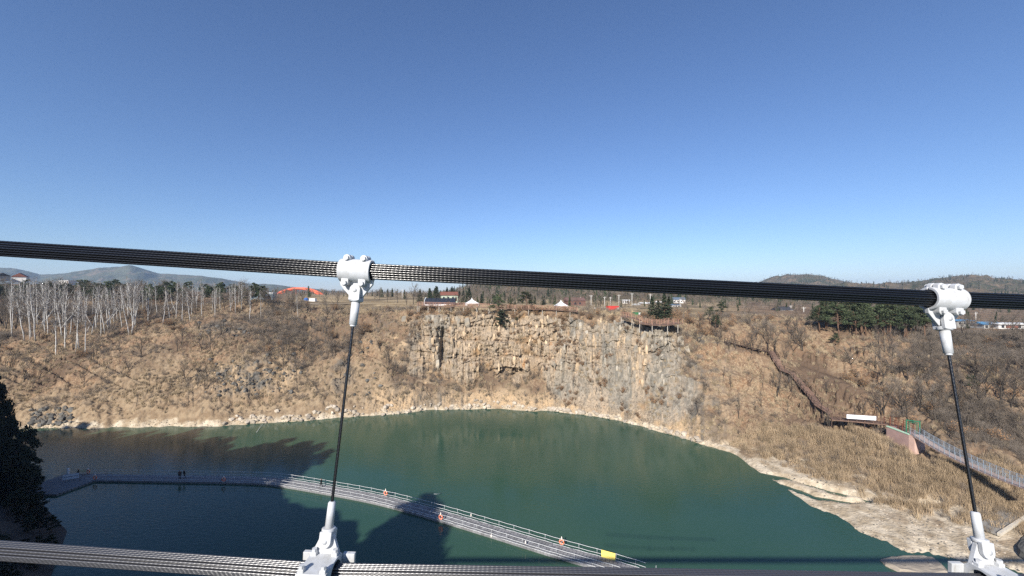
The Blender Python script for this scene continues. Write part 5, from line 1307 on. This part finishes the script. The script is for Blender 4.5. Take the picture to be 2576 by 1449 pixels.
def hanger(Ct, Cb, label, slope_t, slope_b):
    root = empty("hanger", Ct)
    RQ = Matrix.Rotation(math.atan(slope_t), 3, 'Y')
    def put(mb): mb.v = [tuple(RQ @ Vector(v)) for v in mb.v]; return mb
    Ls = .172
    # the shells part along a vertical plane: front half faces the viewer (-Y)
    f_ = bevel(put(ring_shell(MB(), .049, .064, Ls, 93, 267, 26)).build("clamp_front", M_CAST, root), .003)
    b_ = bevel(put(ring_shell(MB(), .049, .064, Ls, -87, 87, 26)).build("clamp_back", M_CAST, root), .003)
    for sx_ in (-1, 1):
        for sz in (-1, 1):
            for part, y0, y1 in ((f_, -.036 - (.012 if sz < 0 else 0), -.004), (b_, .004, .030)):
                w_ = .020; pts = [(sx_ * .046 - w_, sz * .046), (sx_ * .046 + w_, sz * .046)] + [(sx_ * .046 + w_ * math.cos(a), sz * (.067 + w_ * math.sin(a))) for a in np.linspace(0, math.pi, 9)]
                bevel(put(MB().prism(pts, y0, y1)).build("lug", M_CAST, part), .003)
            put(hexbolt(MB(), (sx_ * .046, -.036 - (.012 if sz < 0 else 0), sz * .068), (0, -1, 0), .0140, .013)).build("bolt", M_CAST, f_)
            put(hexbolt(MB(), (sx_ * .046, .030, sz * .068), (0, 1, 0), .0140, .016)).build("nut", M_CAST, b_)
    # V-shaped gusset plate and clevis
    bevel(MB().prism([(-.092, -.05), (.092, -.05), (.088, -.078), (.032, -.146), (-.032, -.146), (-.088, -.078)], -.011, .011).build("gusset_plate", M_CAST, root), .002)
    o1 = Vector((0, 0, -.112))
    Cb2 = Cb + Vector((0, .05, .064))               # the lower gusset stands on the saddle's back edge
    Dn = (Cb2 - Ct - o1).normalized(); sideX = Vector((1, 0, 0)); sideX = (sideX - Dn * sideX.dot(Dn)).normalized(); fw = Dn.cross(sideX)
    if fw.y < 0: fw = -fw
    MR = Matrix((sideX, fw, -Dn)).transposed()     # local z up along the hanger
    def hang(mb, org): mb.v = [tuple(MR @ Vector(v) + org) for v in mb.v]; return mb
    for s in (-1, 1):
        pl = [(-.029, -.055), (.029, -.055)] + [(.029 * math.cos(a), .004 + .029 * math.sin(a)) for a in np.linspace(0, math.pi, 13)]
        bevel(hang(MB().prism(pl, s * .024 - .011, s * .024 + .011), o1).build("clevis_cheek", M_CAST, root), .003)
    hang(MB().tube([(0, -.040, 0), (0, .040, 0)], .012, 14), o1).build("pin", M_CAST, root)
    bevel(hang(MB().tube([(0, 0, -.040), (0, 0, -.060)], .0335, 22), o1).build("clevis_base", M_CAST, root), .003)
    hang(MB().tube([(0, 0, -.058), (0, 0, -.186)], [.0225, .0205], 20), o1).build("socket", M_CAST, root)
    hang(MB().tube([(0, 0, -.186), (0, 0, -.196)], .0155, 14), o1).build("socket_ring", M_CAST, root)
    # bottom end
    o2 = Cb2 - Ct - Dn * .072
    rod_a = o1 + Dn * .19; rod_b = o2 - Dn * .12
    Lr = (rod_b - rod_a).length; rm_ = strand_mesh(Lr, .0074, 6, .02, M_BLACK); ro = link("wire_rope", rm_, root, rod_a)
    ro.rotation_mode = 'QUATERNION'; ro.rotation_quaternion = Matrix((Dn, Dn.cross(sideX).normalized(), Dn.cross(Dn.cross(sideX)).normalized())).transposed().to_quaternion()
    hang(MB().tube([(0, 0, .160), (0, 0, .153), (0, 0, .036)], [.014, .0180, .0200], 20), o2).build("socket", M_CAST, root)
    bevel(hang(MB().tube([(0, 0, .022), (0, 0, .040)], .0325, 22), o2).build("clevis_base", M_CAST, root), .003)
    for s in (-1, 1):
        pl = [(.029, .030), (-.029, .030)] + [(-.029 * math.cos(a), -.014 - .029 * math.sin(a)) for a in np.linspace(0, math.pi, 13)]
        bevel(hang(MB().prism(pl, s * .024 - .011, s * .024 + .011), o2).build("clevis_cheek", M_CAST, root), .003)
    hang(MB().tube([(0, -.038, -.012), (0, .038, -.012)], .012, 14), o2).build("pin", M_CAST, root)
    bevel(hang(MB().prism([(-.026, .02), (.026, .02), (.068, -.078), (-.068, -.078)], -.011, .011), o2).build("gusset_plate", M_CAST, root), .002)
    # lower clamp: flat topped saddle bolted round the cable
    lo = Cb - Ct; RB = Matrix.Rotation(math.atan(slope_b), 3, 'Y')
    def putb(mb): mb.v = [tuple(RB @ Vector(v) + lo) for v in mb.v]; return mb
    def saddle(yz, x0, x1, hole):
        """block in the YZ plane with a round bore along X"""
        n_ = 48; mb = MB(); V = []
        def ray(a):
            d = Vector((math.cos(a), math.sin(a))); best = 9
            for p, q in zip(yz, yz[1:] + yz[:1]):
                p = Vector(p); q = Vector(q); e = q - p; den = d.x * e.y - d.y * e.x
                if abs(den) < 1e-9: continue
                t_ = (p.x * e.y - p.y * e.x) / den; u_ = (p.x * d.y - p.y * d.x) / den
                if t_ > 0 and -1e-6 <= u_ <= 1 + 1e-6: best = min(best, t_)
            return best
        angs = sorted(set([2 * math.pi * k / n_ for k in range(n_)] + [math.atan2(p[1], p[0]) % (2 * math.pi) for p in yz]))
        for a in angs:
            r_ = ray(a)
            for x in (x0, x1): V += [(x, r_ * math.cos(a), r_ * math.sin(a)), (x, hole * math.cos(a), hole * math.sin(a))]
        m_ = len(angs); Fc = []
        for k in range(m_):
            b0, c0_ = k * 4, ((k + 1) % m_) * 4
            Fc += [(b0, b0 + 2, c0_ + 2, c0_), (b0 + 1, c0_ + 1, c0_ + 3, b0 + 3), (b0, c0_, c0_ + 1, b0 + 1), (b0 + 2, b0 + 3, c0_ + 3, c0_ + 2)]
        mb.add(V, Fc); return mb
    sd_ = bevel(putb(saddle([(-.125, -.10), (.085, -.10), (.085, .035), (.055, .066), (-.105, .066), (-.125, .045)], -.068, .068, .056)).build("saddle", M_CAST, root), .004)
    bevel(putb(MB().box((.098, .085, -.01), (.06, .022, .11))).build("side_plate", M_CAST, root), .003)
    bevel(putb(MB().box((-.098, .085, -.01), (.06, .022, .11))).build("side_plate", M_CAST, root), .003)
    for sx_ in (-1, 1):
        for yy in (-.088, .03):
            bevel(putb(MB().box((sx_ * .05, yy, .072), (.028, .028, .020))).build("bolt_boss", M_CAST, sd_), .003)
            putb(hexbolt(MB(), (sx_ * .05, yy, .080), (0, 0, 1), .0125, .016)).build("bolt", M_CAST, sd_)
        putb(hexbolt(MB(), (sx_ * .045, -.122, -.02), (0, -1, 0), .0125, .016)).build("bolt", M_CAST, sd_)
    return tag(root, label, "hanger", "hangers of the suspension bridge")
hanger(C1, E1, "white clamped cable hanger in front of the river and dry field", .0555, .04)
hanger(C2, E2, "white clamped cable hanger in front of the pine grove and reeds", .043, .01)
# grated deck underfoot: out of view, but it throws the straight shadow on the river
dk = empty("bridge_deck", (0, 0, 34.3)); tag(dk, kind="structure")
pm_ = MB().box((0, 0, 0), (150, .08, .06)).mesh("deck_bar", M_STEEL)
for k in range(8): link("deck_bar", pm_, dk, (12, -.55 + k * .155, 0))

# ------------------------------------------------------------------ air
hz = MB().box((0, 2950, 106), (17000, 6300, 226)); ho = hz.build("haze", None)
hm = bpy.data.materials.new("haze"); hm.use_nodes = True; nt = hm.node_tree; nt.nodes.remove(nt.nodes["Principled BSDF"])
pv = nt.nodes.new("ShaderNodeVolumePrincipled"); pv.inputs["Color"].default_value = (.52, .72, 1.0, 1); pv.inputs["Density"].default_value = 0.00011; pv.inputs["Anisotropy"].default_value = 0.0
nt.links.new(pv.outputs[0], [n for n in nt.nodes if n.type == 'OUTPUT_MATERIAL'][0].inputs["Volume"])
ho.data.materials.append(hm); tag(ho, "thin blue air haze over the whole valley", "haze", kind="stuff")
